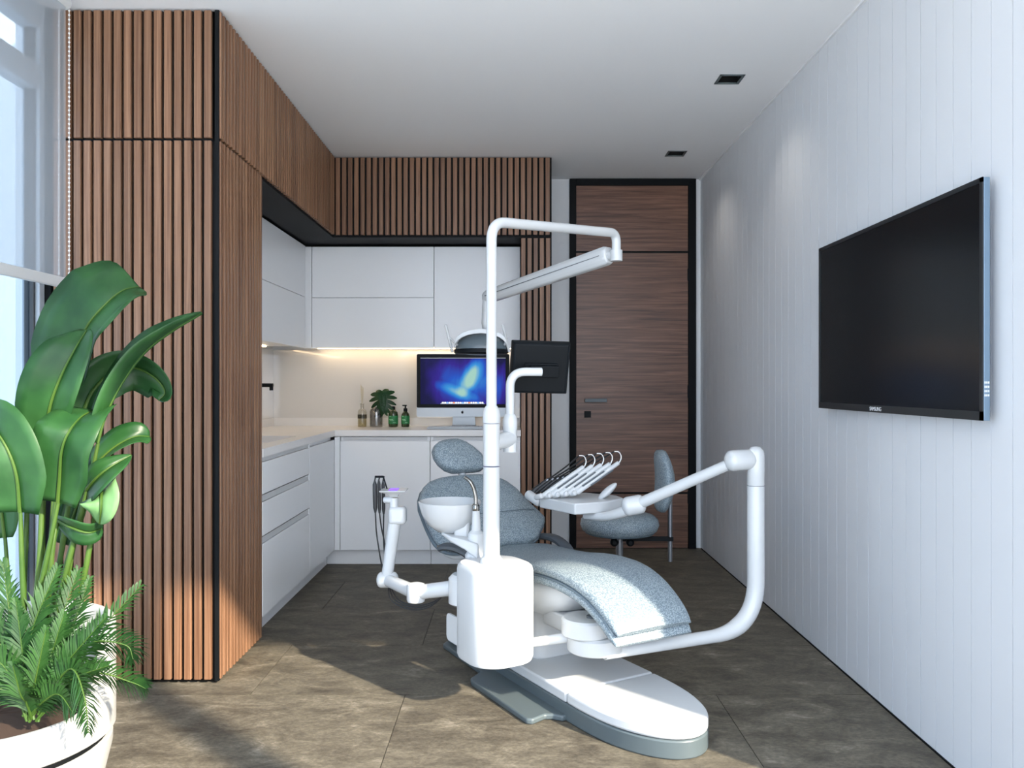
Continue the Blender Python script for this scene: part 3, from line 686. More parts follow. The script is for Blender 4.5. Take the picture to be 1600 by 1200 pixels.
pad('backrest', bc, bdir, S, bn, ol, .06, LEATH, ch)
pad('backrest_edge', bc - bn * .022, bdir, S, bn, [(h * 1.01 - .002, l_ + .006, r_ + .006) for h, l_, r_ in ol], .028, PIPING, ch, 0)
pad('backrest_shell', bc - bn * .05, bdir, S, bn, [(h, l_ * .9, r_ * .9) for h, l_, r_ in ol], .04, PLAST2, ch, 0)
bm = B(); ps = []
for k in range(15):
    q = -1 + 2 * k / 14; ps.append(bc + bdir * (.165 + .012 * q * q) + S * (.285 * q) + bn * (.0325 + .015 * (1 - abs(q) ** 5) - .02 * abs(q) ** 8))
finish('backrest_seam', tube(bm, ps, .0022, 6), PIPING, ch)
hc = bc + bdir * .545 + bn * .055
hb = (U * -.55 + Z * .83).normalized(); hn = S.cross(hb).normalized()
if hn.z < 0: hn = -hn
hol = [(-.086, .04, .07), (-.080, .07, .10), (-.064, .098, .125), (-.035, .124, .130), (0, .138, .116), (.035, .138, .085), (.062, .124, .050), (.08, .098, .012), (.092, .06, -.02)]
pad('headrest', hc, hb, S, hn, hol, .07, LEATH, ch, .012)
finish('headrest_bar', tube(B(), [bc + bdir * .38 - bn * .02, bc + bdir * .50 + bn * .01, hc - hn * .02], .018, 10), PLAST, ch)
# arm rests
for pts, nm_ in (([P(740, 880, 3.40), P(730, 866, 3.40), P(714, 857, 3.41), P(696, 854, 3.42), P(686, 857, 3.43)], 0), ([P(892, 876, 3.62), P(884, 855, 3.70), P(868, 842, 3.78), P(848, 838, 3.86), P(826, 842, 3.92)], 1)):
    pp = spline(pts, 6); bm = B(); rings = []
    for i, p in enumerate(pp):
        tg = (pp[min(i + 1, len(pp) - 1)] - pp[max(i - 1, 0)]).normalized(); sd_ = tg.cross(Z).normalized(); up_ = sd_.cross(tg)
        k = 1 if 0 < i < len(pp) - 1 else .6
        rings.append([p + sd_ * (a * .028 * k) + up_ * (b_ * .014 * k) for a, b_ in ((-1, -.4), (-.6, -1), (.6, -1), (1, -.4), (1, .4), (.6, 1), (-.6, 1), (-1, .4))])
    finish('armrest', loft(bm, rings), ARMG, ch, 50)

# ------------------------------------------------------------------ cuspidor unit
BC = V(-.062, 2.972, 0)
cu = thing('cuspidor_unit', (BC.x, BC.y, .21), 'white rounded cuspidor cabinet with spittoon bowl beside the patient chair', 'dental unit')
def ring_at(w_, h_, r, z): return [BC + U * a + S * b_ + Z * z for a, b_ in rrect(w_, h_, r, 8)]
finish('cabinet_body', loft(B(), [ring_at(.235, .215, .085, .208), ring_at(.262, .242, .098, .213), ring_at(.27, .25, .10, .225), ring_at(.27, .25, .10, .53), ring_at(.264, .244, .098, .543), ring_at(.245, .225, .09, .552)]), PLAST2, cu, 40)
finish('side_hatch', loft(B(), [[p + S * .0 for p in [BC + U * (a - .085) + S * -.118 + Z * (z_ + .30) for a, z_ in rrect(.15, .10, .02)]], [BC + U * (a - .085) + S * -.11 + Z * (z_ + .30) for a, z_ in rrect(.15, .10, .02)]]), PLAST2, cu, 40)
# mount bar to the chair
finish('mount_bar', tube(B(), [P(815, 1006, 2.95), P(915, 992, 2.98)], [.016, .019], 14), PLAST2, cu)
finish('mount_block', (lambda bm: obox(bm, V(-.02, 3.20, .36), U, S, Z, .06, .16, .05))(B()), PLAST2, cu, 30, .02, 3)
# bowl
bw = P(703, 785, 3.20); bp_ = [(.022, -.118), (.05, -.112), (.085, -.085), (.110, -.045), (.121, -.005), (.123, .004), (.119, .006), (.114, .0), (.104, -.04), (.08, -.078), (.045, -.10), (.0, -.104)]
finish('bowl', lathe(B(), bw, bp_, 40), PLAST, cu, 60)
bm = B(); rings = []
for (px, py, hw, hz) in ((690, 832, .02, .006), (705, 838, .06, .010), (728, 846, .075, .018), (748, 858, .06, .03)):
    c0 = P(px, py, 3.18 - (px - 690) * .0012); rings.append([c0 + V(0, b_ * hw, a * hz) for a, b_ in ((1, 1), (1, -1), (-1, -1), (-1, 1))])
finish('bowl_bracket', loft(bm, rings), PLAST2, cu, 30, .006)
bm = B(); obox(bm, P(722, 824, 3.17), V(1, 0, 0), V(0, 1, 0), Z, .03, .03, .05); finish('bowl_neck', bm, PLAST2, cu, 30, .012, 3)
tpb = P(744, 862, 3.10)
finish('tap_post', lathe(B(), V(tpb.x, tpb.y, .535), [(.042, 0), (.042, .02), (.034, .032), (.030, .10), (.018, .112), (.0135, .186)], 20), PLAST2, cu)
FAUC = mat('dark_chrome', (.28, .27, .25), .12, 1)
fc = finish('faucet', tube(B(), spline([P(743.5, 790, 3.10), P(743.5, 780, 3.10), P(741, 766, 3.10), P(735, 753, 3.10), P(726, 746, 3.11)], 6), [.0085, .0065], 12), FAUC, cu)
finish('collar', lathe(B(), P(743.5, 798, 3.10), [(.013, 0), (.0145, .004), (.0145, .02), (.010, .026)], 18), FAUC, fc)

# ------------------------------------------------------------------ operating light on its pole
PX0 = V(-.0745, 2.975, .55)
ol_ = thing('operating_light', tuple(PX0), 'white dental operating light on a tall bent pole over the chair', 'dental light')
finish('pole_foot', lathe(B(), PX0, [(.042, 0), (.042, .012), (.036, .020), (.033, .022), (.031, .03)], 28), PLAST, ol_)
finish('lower_pole', lathe(B(), PX0 + Z * .02, [(.0305, 0), (.0305, .325), (.0315, .33)], 28), PLAST, ol_)
finish('pole_sleeve', lathe(B(), PX0 + Z * .354, [(.0300, 0), (.0305, .003), (.0305, .152)], 28), PLAST, ol_)
finish('pole_cap', lathe(B(), PX0 + Z * .508, [(.0315, 0), (.0325, .003), (.0325, .03), (.029, .05), (.021, .062)], 28), PLAST, ol_)
top = V(PX0.x, PX0.y, 1.79); e1 = P(963, 364, 3.50); e2 = P(963, 402, 3.50)
finish('bent_pole', tube(B(), fillet([PX0 + Z * .56, top, e1, e2], [0, .075, .04, 0], 10), .0192, 18), PLAST, ol_)
finish('arm_joint', tube(B(), [P(963, 391, 3.50), P(963, 408, 3.50)], .026, 18), PLAST, ol_)
j0, j1 = P(950, 399, 3.54), P(762, 464, 4.25)
finish('joint_fork', tube(B(), [P(963, 400, 3.50), j0], .02, 12), PLAST, ol_)
d_ = (j1 - j0).normalized(); sd_ = d_.cross(Z).normalized(); up_ = sd_.cross(d_); hex_ = [(-1, -.45), (-.55, -1), (.55, -1), (1, -.45), (1, .45), (.55, 1), (-.55, 1), (-1, .45)]
finish('spring_arm', loft(B(), [[c0 + sd_ * (a * .034 * k) + up_ * (b_ * .040 * k) for a, b_ in hex_] for c0, k in ((j0 - d_ * .01, .85), (j0 + d_ * .01, 1), (j1 - d_ * .01, .86), (j1 + d_ * .02, .7))]), PLAST, ol_, 30, .006)
bm = B(); obox(bm, (j0 + j1) / 2 - sd_ * -.0, d_, sd_, up_, (j1 - j0).length / 2 - .02, .0352, .0012); finish('arm_seam', bm, SEAM, ol_, 0)
lh = P(759, 521, 4.25)
finish('lamp_stem', tube(B(), [j1 + V(0, 0, -.01), P(759, 505, 4.25), lh], [.026, .022, .014], 12), PLAST, ol_)
hdc = P(752, 534, 4.22)
def dome(c, rx, ry, rz, n0, n1, n=24):
    rings = []
    for k in range(n0, n1 + 1):
        a = R(90 * k / 6); rings.append([c + V(math.cos(2 * math.pi * j / n) * rx * math.cos(a), math.sin(2 * math.pi * j / n) * ry * math.cos(a), rz * math.sin(a)) for j in range(n)])
    return rings
finish('lamp_head', loft(B(), dome(hdc + V(0, 0, -.035), .135, .085, .085, -1, 6)), LAMPG, ol_, 60)
finish('lamp_rim', lathe(B(), V(0, 0, 0), [(.132, -.018), (.14, -.012), (.14, .004), (.132, .008)], 32), BLKP, ol_)
o = [x for x in ol_.children if x.name.startswith('lamp_rim')][-1]
for v in o.data.vertices: v.co = Vector(((v.co.x + PX0.x) , (v.co.y + PX0.y) * .65, v.co.z + PX0.z)) + hdc + V(0, 0, -.045) - PX0
finish('lens', loft(B(), dome(hdc + V(0, 0, -.058), .10, .06, -.012, 0, 6)), SCR, ol_, 60)
bm = B(); pts = [hdc + V(.135 * math.cos(R(a)), -.062 - .012 * math.sin(R(a)), -.035 + .085 * math.sin(R(a)) ** .8 if 0 < a < 180 else -.035) for a in range(0, 181, 15)]
finish('yoke', loft(bm, [[p + V(0, q, r_) for q, r_ in ((-.012, -.012), (.012, -.012), (.012, .012), (-.012, .012))] for p in pts]), PLAST, ol_, 40, .004)
for s_ in (-1, 1):
    hb_ = P(703 if s_ < 0 else 792, 528, 4.20)
    h_ = finish('lamp_handle', tube(B(), [hb_ + V(-.022, 0, .065), hb_ + V(.012, 0, -.07)], .0075, 10, True), PLAST, ol_)
    finish('handle_link', tube(B(), [hb_, hdc + V(.12 * s_, -.04, -.02)], .006, 8), PLAST, h_)

# ------------------------------------------------------------------ monitor on its own arm
mo = thing('arm_monitor', tuple(P(790, 690, 3.08)), 'small black monitor seen from behind on a curved white arm', 'monitor')
finish('side_bracket', tube(B(), [P(770, 693, 2.98), P(797, 685, 3.08)], .030, 16), PLAST, mo)
finish('bracket_socket', lathe(B(), P(797, 706, 3.08), [(.026, 0), (.026, .085), (.0275, .088), (.0275, .118), (.023, .135), (.018, .142)], 24), PLAST, mo)
finish('curved_arm', tube(B(), fillet([P(797, 652, 3.08), P(797, 581, 3.08), P(846, 581, 3.11)], .075, 10), .0165, 16), PLAST, mo)
mc = P(843, 574, 3.19); mx_ = V(.985, .17, -.02).normalized(); my_ = V(-.17, .95, .26).normalized(); my_ = (my_ - mx_ * my_.dot(mx_)).normalized(); mz_ = mx_.cross(my_)
def mp_(a, b_, c_): return mc + mx_ * a + my_ * b_ + mz_ * c_
hw, hh = .116, .104
finish('casing', loft(B(), [[mp_(x * hw * k, y, z * hh * k) for x, z in ((-1, -1), (1, -1), (1, 1), (-1, 1))] for y, k in ((-.022, .90), (-.008, .985), (.010, 1.0), (.016, .985))]), BLKP, mo, 30, .004)
finish('screen', loft(B(), [[mp_(x * hw * .93, y, z * hh * .92) for x, z in ((-1, -1), (1, -1), (1, 1), (-1, 1))] for y in (.0162, .0172)]), SCR, mo, 0)
bm = B(); obox(bm, mp_(.012, -.034, -.005), mx_, my_, mz_, .055, .014, .022); obox(bm, mp_(0, -.027, -.005), mx_, my_, mz_, .065, .006, .028); finish('mount_plate', bm, BLKP, mo, 0, .002)

# ------------------------------------------------------------------ assistant arm
aa = thing('assistant_arm', tuple(P(712, 918, 3.02)), 'jointed white assistant arm with small control head left of the unit', 'dental arm')
q0, q1, q2, q3 = P(722, 917, 3.04), P(650, 926, 3.12), P(604, 906, 3.32), P(618, 806, 3.32)
finish('shoulder', lathe(B(), P(726, 945, 3.03), [(.045, 0), (.06, .01), (.06, .10), (.045, .115), (0, .116)], 24), PLAST, aa)
finish('lower_arm', tube(B(), [q0, q1], [.029, .027], 18), PLAST, aa)
finish('elbow_joint', lathe(B(), q1 - Z * .038, [(.02, 0), (.033, .005), (.036, .014), (.036, .062), (.033, .070), (.02, .075), (0, .075)], 22), PLAST, aa)
finish('middle_arm', tube(B(), [q1, q2], [.028, .024], 16), PLAST, aa)
finish('wrist_joint', tube(B(), [q2 + V(-.022, 0, 0), q2 + V(.03, 0, 0)], .032, 18, True), PLAST, aa)
finish('upright', tube(B(), [q2, q3], [.023, .027], 18), PLAST, aa)
bm = B(); obox(bm, P(621.5, 805, 3.32), V(1, 0, 0), V(0, 1, 0), Z, .035, .031, .036); finish('head_joint', bm, PLAST, aa, 40, .016, 4)
hdn = P(616, 783, 3.32)
finish('neck', lathe(B(), P(615.5, 795, 3.32), [(.0175, 0), (.0175, .045)], 20), PLAST, aa)
bm = B(); hc_ = P(615.5, 766, 3.32)
loft(bm, [[hc_ + V(x * a, y * b_, z) for x, y in ((-1, -1), (1, -1), (1, 1), (-1, 1))] for z, a, b_ in ((-.026, .016, .016), (-.014, .022, .026), (-.001, .053, .052), (.003, .052, .052))])
hd_ = finish('control_head', bm, PLAST, aa, 30, .002)
bm = B(); obox(bm, hc_ + V(.0, 0, .004), V(1, 0, 0), V(0, 1, 0), Z, .017, .03, .001); finish('display', bm, PURPLE, hd_, 0)
finish('holder', tube(B(), [P(612, 781, 3.32), P(602, 781, 3.33)], .014, 12, True), PLAST, aa)
bm = B(); tube(bm, [P(586, 745, 3.33), P(599, 745, 3.35)], .0045, 8); tube(bm, [P(599, 745, 3.35), P(606, 768, 3.34)], .003, 8)
finish('hanger_rail', bm, BLKP, aa)
labs = ['black suction handpiece hanging leftmost from the assistant arm', 'black suction handpiece hanging in the middle of the assistant arm', 'black suction handpiece hanging closest to the control head']
for k, (px, yb, ye, r, ends) in enumerate(((586, 751, 801, .0088, [(588, 830), (592, 858), (597, 885), (606, 915)]), (592.5, 750, 802, .0068, [(596, 825), (601, 850), (602, 880), (608, 915)]), (599, 752, 803, .0072, [(599, 830), (600, 855), (603, 885), (610, 915)]))):
    yy = 3.34 + .015 * k
    h_ = thing('suction_handpiece', tuple(P(px, ye, yy)), labs[k], 'handpiece', 'suction handpieces on the assistant arm')
    a0, a1 = P(px - .5, yb, yy), P(px + .5, ye, yy)
    finish('handle', tube(B(), [a0, a0.lerp(a1, .12), a0.lerp(a1, .5), a0.lerp(a1, .85), a1], [.003, r, r * 1.05, r, .004], 12), HOSE, h_)
    finish('tip', tube(B(), [a0, P(px + 1, 744, yy)], .0032, 8), HOSE, h_)
    fl_ = [P(612 + 6 * k, 938, 3.30), P(640 + 5 * k, 952 - 3 * k, 3.25), P(672 + 3 * k, 948 - 4 * k, 3.20), P(698, 926, 3.15), P(722, 915, 3.08)]
    finish('hose', tube(B(), spline([a1] + [P(x, y, yy + .01) for x, y in ends] + fl_, 6), .0030, 7), HOSE, h_)

# ------------------------------------------------------------------ delivery unit: long bent arm and instrument tray
de = thing('delivery_unit', tuple(A(.05, -.05, .2)), 'white instrument delivery arm bending up from under the leg rest to a tray', 'dental unit')
s0 = P(944, 1021, 2.93); s1 = P(1181, 984, 3.15); s2 = P(1181, 757, 3.15)
pth = fillet([s0, s1, s2], .20, 14); n_ = len(pth)
finish('bent_arm', tube(B(), pth, [.0225 + .0105 * min(1, i / (n_ * .35)) for i in range(n_)], 22), PLAST, de)
finish('arm_socket', tube(B(), [A(.06, -.06, .262), s0.lerp(s1, .12)], .024, 14), PLAST, de)
finish('upright_cap', lathe(B(), P(1181, 758, 3.15), [(.0315, 0), (.033, .003), (.033, .118), (.029, .135), (.018, .146), (0, .15)], 26), PLAST, de)
finish('cap_seam', lathe(B(), P(1181, 758.5, 3.15), [(.030, -.001), (.0337, -.001), (.0337, .0012), (.030, .0012)], 26), SEAM, de)
kn = P(1152, 720, 3.13)
finish('knuckle', tube(B(), [kn + V(-.022, 0, 0), P(1170, 718, 3.15)], .040, 22, True), PLAST, de)
k2 = P(992, 790, 3.38)
finish('upper_arm', tube(B(), [kn, k2], [.021, .024], 18), PLAST, de)
finish('knuckle', tube(B(), [k2 + V(-.030, 0, -.004), k2 + V(.022, 0, .006)], .040, 22, True), PLAST, de)
TZ = .694
tray_px = [(843, 779), (900, 790), (975, 779), (962, 774), (905, 768), (846, 769)]
def onz(px, py, z): Y = (CAMZ - z) * F / (py - 600); return V((px - 800) * Y / F, Y, z)
# tray outline measured on its top plane
tp_ = [onz(843, 776.5, TZ), onz(898, 787, TZ), onz(950, 783.5, TZ), onz(974, 778, TZ), onz(964, 774, TZ), onz(915, 769.5, TZ), onz(866, 770.5, TZ)]
finish('tray', loft(B(), [[p - Z * .048 for p in tp_], [p for p in tp_]]), PLAST2, de, 30, .006, 3)
cen = sum(tp_, Vector()) / len(tp_)
bm = B(); loft(bm, [[cen + (p - cen) * .55 - Z * .062 for p in tp_], [cen + (p - cen) * .85 - Z * .040 for p in tp_]]); finish('tray_underside', bm, PLAST2, de, 30, .01)
finish('tray_neck', tube(B(), spline([P(915, 806, 3.58), P(945, 807, 3.48), P(975, 799, 3.40), k2], 5), [.016, .026], 14), PLAST2, de)
ea, eb = onz(828, 778, TZ - .0), onz(846, 768, TZ)
finish('handle_end', tube(B(), [P(826, 773, 3.75), P(842, 784, 3.70)], .022, 14, True), PLAST2, de)
bm = B(); c0 = P(949, 768, 3.62); rings = dome(V(0, 0, 0), .016, .03, .055, -6, 6, 16); rot = Matrix.Rotation(R(48), 4, 'Y')
finish('side_grip', loft(bm, [[c0 + (rot @ p) for p in r_] for r_ in rings]), PLAST2, de, 60)
labs = ['leftmost', 'second', 'middle', 'fourth', 'rightmost']
for k in range(5):
    dx = 13.7 * k; y_ = 3.62
    a0 = P(850 + dx * .95, 774 - 1.2 * k, y_); a1 = P(911 + dx, 730 - 1.6 * k, y_ + .03)
    wa = finish('whip_arm', tube(B(), [a0, a1], [.0125, .0098], 12, True), PLAST2, de)
    up_ = [(913 + dx, 729), (915.5 + dx, 723), (915 + dx, 717), (911.5 + dx, 712.5), (905 + dx, 712)]
    finish('hook', tube(B(), spline([P(x, y - 1.6 * k, y_ + .03) for x, y in up_], 5), .0042, 10), CHROME, wa)
    finish('slot', tube(B(), [P(871 + dx * .95, 763.5 - 1.2 * k, y_ - .006), P(903 + dx, 741 - 1.6 * k, y_ + .012)], .0035, 8), ARMG, wa)
    finish('pivot', tube(B(), [P(838 + dx * .95, 777 - 1.2 * k, y_ + .02), P(846 + dx * .95, 775 - 1.2 * k, y_ - .01)], .013, 12, True), PLAST2, wa)
    hp = thing('dental_handpiece', tuple(P(833 + 7 * k, 772 - k, 3.75)), '%s of five black dental handpieces resting behind the tray' % labs[k].replace('second', 'second from left').replace('fourth', 'fourth from left'), 'handpiece', 'handpieces on the delivery tray')
    b0 = P(829 + 8.0 * k, 771 - 1.2 * k, 3.76); b1 = P(858 + 8.2 * k, 748 - 1.4 * k, 3.76); en = P(905 + dx, 712 - 1.6 * k, y_ + .03)
    finish('handle', tube(B(), [b0, b0.lerp(b1, .3), b0.lerp(b1, .8), b1], [.010, .0125, .0095, .006], 12), HOSE, hp)
    finish('collar', tube(B(), [b0.lerp(b1, .86), b0.lerp(b1, .95)], .0085, 12), STEEL, hp)
    finish('hose', tube(B(), spline([b1, b1.lerp(en, .5) + V(0, 0, -.004), en], 6), .0036, 8), HOSE, hp)
ca = finish('cable', tube(B(), spline([P(915, 1003, 2.90), P(919, 1012, 2.89), P(930, 1018, 2.89), P(945, 1019, 2.90)], 6), .006, 10), CABLEG, de)

# ------------------------------------------------------------------ operator stool
SX = P(968, 828, 4.2); 
st = thing('operator_stool', (SX.x, 4.2, 0), 'operator stool with round grey leather seat and narrow backrest by the door', 'stool')
c0 = V(SX.x, 4.2, .495)
finish('seat', lathe(B(), c0, [(.10, -.062), (.16, -.058), (.19, -.042), (.201, -.015), (.196, .012), (.175, .032), (.13, .045), (.07, .050), (0, .051)], 40), LEATH, st, 60)
finish('seat_piping', lathe(B(), c0, [(.165, -.056), (.172, -.0585), (.178, -.054), (.172, -.049)], 40), PIPING, st, 60)
finish('column', lathe(B(), V(SX.x, 4.2, 0), [(.028, .09), (.028, .26), (.018, .262), (.018, .43), (.05, .432), (.05, .44)], 20), STEEL, st)
bm = B(); box(bm, SX.x, SX.x + .275, 4.188, 4.212, .395, .418); finish('back_bar', bm, BLKP, st, 0, .003)
for dx in (-.035, .045): finish('lever_knob', lathe(B(), V(SX.x + dx, 4.16, .40), [(.008, 0), (.02, .008), (.02, .03), (.01, .04)], 12, V(0, -1, 0)), BLKP, st)
xb = (1047 - 800) * 4.2 / F
finish('back_post', tube(B(), [V(xb, 4.2, .29), V(xb, 4.2, .66)], .0115, 12), STEEL, st)
cb = P(1035, 751, 4.2); rings = []
for k in range(-6, 7):
    a = R(90 * k / 6); ww = math.cos(a) ** .55 if abs(k) < 6 else .05
    hz = .158 * math.sin(a); bend = .03 * (math.sin(a)) ** 2
    rings.append([cb + V((math.cos(2 * math.pi * j / 20) * .044 - (bend - .012)) * 1.0 * (ww if True else 1) + .0, math.sin(2 * math.pi * j / 20) * .15 * ww, hz) for j in range(20)])
finish('backrest', loft(B(), rings), LEATH, st, 60)
for k in range(5):
    a = R(72 * k + 18); d = V(math.cos(a), math.sin(a), 0)
    l_ = finish('base_leg', tube(B(), [V(SX.x, 4.2, .10) + d * .02, V(SX.x, 4.2, .065) + d * .24], [.02, .013], 10), STEEL, st)
    finish('caster', tube(B(), [V(SX.x, 4.2, .027) + d * .235 + V(-d.y, d.x, 0) * -.012, V(SX.x, 4.2, .027) + d * .235 + V(-d.y, d.x, 0) * .012], .027, 12), BLKP, l_)

# ------------------------------------------------------------------ planter and plants
PC = V(-1.42, 2.25, 0); PR = .30
pt = thing('planter', tuple(PC), 'round white planter with a slanted rim and dark groove at the left edge', 'planter')
def zt(dx, dy):
    q = max(0, min(1, (dy + .085) / .15)); return .325 + .205 * q * q * (3 - 2 * q)
def zb(dx, dy): return .230
N = 56
def ringf(r, zf): return [PC + V(math.cos(2 * math.pi * k / N) * r, math.sin(2 * math.pi * k / N) * r, zf(math.cos(2 * math.pi * k / N) * PR, math.sin(2 * math.pi * k / N) * PR)) for k in range(N)]
finish('rim_band', loft(B(), [ringf(PR - .03, lambda x, y: .25), ringf(PR - .03, lambda x, y: zt(x, y) - .012), ringf(PR - .022, lambda x, y: zt(x, y) - .002), ringf(PR - .010, zt), ringf(PR - .002, lambda x, y: zt(x, y) - .006), ringf(PR, lambda x, y: zt(x, y) - .014), ringf(PR, lambda x, y: zb(x, y) + .005), ringf(PR - .006, zb), ringf(PR - .02, zb)], False, False), POT, pt, 40)
finish('groove', loft(B(), [ringf(PR - .022, lambda x, y: zb(x, y) + .01), ringf(PR - .020, lambda x, y: zb(x, y) - .03)], False, False), BLACK, pt, 40)
finish('pot_body', loft(B(), [ringf(PR - .07, lambda x, y: 0.0), ringf(PR - .05, lambda x, y: .004), ringf(PR - .008, lambda x, y: zb(x, y) - .05), ringf(PR - .008, lambda x, y: zb(x, y) - .025), ringf(PR - .02, lambda x, y: zb(x, y) - .02)], True, True), POT, pt, 40)
random.seed(3)
sr = [ringf(r, lambda x, y: .292 + random.uniform(-.006, .006)) for r in (.268, .20, .13, .06, .01)]
finish('soil', loft(B(), sr), SOILM, pt, 60)

bp_ = thing('bird_of_paradise', (PC.x, PC.y, .42), 'tall bird of paradise plant with broad glossy green leaves in the white planter', 'plant')
def leaf(pts, W, roll=0, fold=.35, prof=None, m=LEAF, wl=1, wr=1, wave=.0, n=5, stalk=None):
    """pts: midrib from base to tip, world points; W half width in metres; roll turns the blade about its midrib"""
    mid = spline(pts, n); M_ = len(mid); rows = []; view = V(0, 1, 0)
    for i, p in enumerate(mid):
        q = i / (M_ - 1); tg = (mid[min(i + 1, M_ - 1)] - mid[max(i - 1, 0)]).normalized()
        s0_ = tg.cross(V(0, -1, 0)); s0_ = s0_.normalized() if s0_.length > .05 else V(1, 0, 0)
        n0_ = s0_.cross(tg).normalized()
        rl = roll[0] + (roll[1] - roll[0]) * q if isinstance(roll, tuple) else roll
        sd_ = s0_ * math.cos(R(rl)) + n0_ * math.sin(R(rl)); nn = sd_.cross(tg).normalized()
        if nn.y > 0: nn = -nn
        ww = W * (prof(q) if prof else max(.0, (math.sin(math.pi * min(1, q ** .75 * .97 + .03)) ** .62)))
        row = []
        for c_ in (-1, -.66, -.33, -.05, 0, .05, .33, .66, 1):
            k = ww * (wl if c_ < 0 else wr); wv = wave * math.sin(q * 19 + c_ * 3) * abs(c_)
            row.append(p + sd_ * (c_ * k * math.cos(fold * abs(c_) * .6)) - nn * 0 + nn * (-1) * (-(abs(c_) ** 1.3) * fold * k * .6) + nn * (wv * ww) + (nn * -.004 if abs(c_) < .04 else V(0, 0, 0)))
        rows.append(row)
    bm = loft(B(), rows, False, False, False)
    lf_ = finish('leaf', bm, m, bp_, 75)
    so = lf_.modifiers.new('thickness', 'SOLIDIFY'); so.thickness = .0015
    nb = [(lambda t: t)(0)]
    rr_ = []
    finish('midrib', tube(B(), [p + V(0, -.003, 0) for p in mid], [.0052, .0014], 7), STEM, lf_)
    if stalk:
        finish('stalk', tube(B(), spline(stalk + [mid[0]], 6), [.0095, .005], 9), STEM, bp_)
Yp = 2.22
def Q(x, y, dY=0): return P(x, y, Yp + dY)
def base(x, y=1090, dY=0): return Q(x, y, dY)
lp = lambda q: max(.02, (math.sin(math.pi * (q * .93 + .05)) ** .5))
blunt = lambda q: max(.03, min(1, (q * 5 + .25)) * (1 - max(0, q - .72) ** 2 * 9) ** .5 if q < .999 else .35)
# upper big leaf
leaf([Q(104, 632, .16), Q(113, 580, .15), Q(134, 515, .12), Q(165, 476, .10), Q(192, 454, .12), Q(217, 448, .16)], .140, (20, 30), .5, lambda q: max(.03, min(1, .45 + q * 2.2) * (1 - max(0, q - .55) ** 2 * 4.7) ** .5 if q < .985 else .05), wl=1.05, wr=.75, stalk=[base(52, 1090, .05), Q(75, 900, .1), Q(92, 740, .15)])
# second leaf in front of it
leaf([Q(70, 705, .02), Q(78, 640, .0), Q(95, 590, -.02), Q(118, 545, -.01), Q(136, 516, .03)], .108, (-8, 15), .5, lambda q: max(.03, math.sin(math.pi * (q * .85 + .13)) ** .6), wl=.85, wr=.72, stalk=[base(40, 1090), Q(60, 900), Q(66, 780, .02)])
# front centre leaf, its broad end turned over
leaf([Q(91, 785, -.04), Q(94, 745, -.06), Q(97, 705, -.08), Q(108, 675, -.08), Q(128, 651, -.03), Q(150, 640, .04)], .088, (0, 10), .35, lambda q: max(.05, min(1, .62 + q * 1.6) * (1 - max(0, q - .6) ** 2 * 3.2) ** .5), wl=.95, wr=1.0, stalk=[base(36, 1085, -.03), Q(55, 960, -.04), Q(78, 850, -.04)])
# left front leaf
leaf([Q(32, 800, -.08), Q(27, 745, -.10), Q(14, 705, -.11), Q(-6, 672, -.10), Q(-25, 655, -.06)], .090, (0, -10), .35, lambda q: max(.05, min(1, .65 + q * 1.5) * (1 - max(0, q - .6) ** 2 * 4.5) ** .5), wl=1.05, wr=.95, stalk=[base(42, 1085, -.05), Q(38, 960, -.07), Q(34, 870, -.08)])
# long narrow leaf reaching to the right
leaf([Q(153, 692, .02), Q(165, 650, .03), Q(190, 600, .05), Q(225, 552, .07), Q(268, 518, .09), Q(316, 489, .12)], .080, (62, 66), .9, lambda q: max(.02, math.sin(math.pi * (q * .9 + .09)) ** .7), stalk=[base(70, 1080, .05), Q(100, 900, .04), Q(135, 780, .02)])
# arching leaf behind it
leaf([Q(128, 652, .10), Q(145, 612, .12), Q(175, 583, .15), Q(210, 575, .17), Q(242, 590, .18), Q(258, 612, .18), Q(248, 626, .17)], .068, (-25, -30), .5, lambda q: max(.03, min(1, .5 + q * 2) * (1 - max(0, q - .6) ** 2 * 5.5) ** .5), stalk=[base(62, 1080, .1), Q(90, 900, .12), Q(118, 720, .12)])
# lower right leaves
leaf([Q(140, 740, .05), Q(160, 716, .06), Q(185, 695, .07), Q(212, 682, .09), Q(234, 682, .12)], .056, (48, 40), .6, lp, stalk=[base(72, 1080, .02), Q(100, 930, .05), Q(125, 800, .05)])
leaf([Q(136, 765, .0), Q(150, 748, -.02), Q(172, 730, -.02), Q(205, 711, .02)], .066, (20, 35), .5, lambda q: max(.05, math.sin(math.pi * (q * .85 + .14)) ** .7), wl=.6, wr=1.0, stalk=[base(66, 1080), Q(95, 930), Q(122, 820)])
leaf([Q(160, 768, -.03), Q(159, 782, -.06), Q(158, 800, -.06), Q(156, 818, -.03)], .060, 0, .3, lambda q: max(.1, (1 - q ** 2.2 * .9)), m=LEAFL, stalk=[base(80, 1080, .02), Q(125, 930, .02), Q(150, 800, .02)])
leaf([Q(90, 812, .02), Q(112, 824, -.02), Q(138, 832, -.02), Q(160, 826, .02)], .040, (-30, -20), .4, lp, stalk=[base(60, 1080), Q(74, 950), Q(82, 860)])
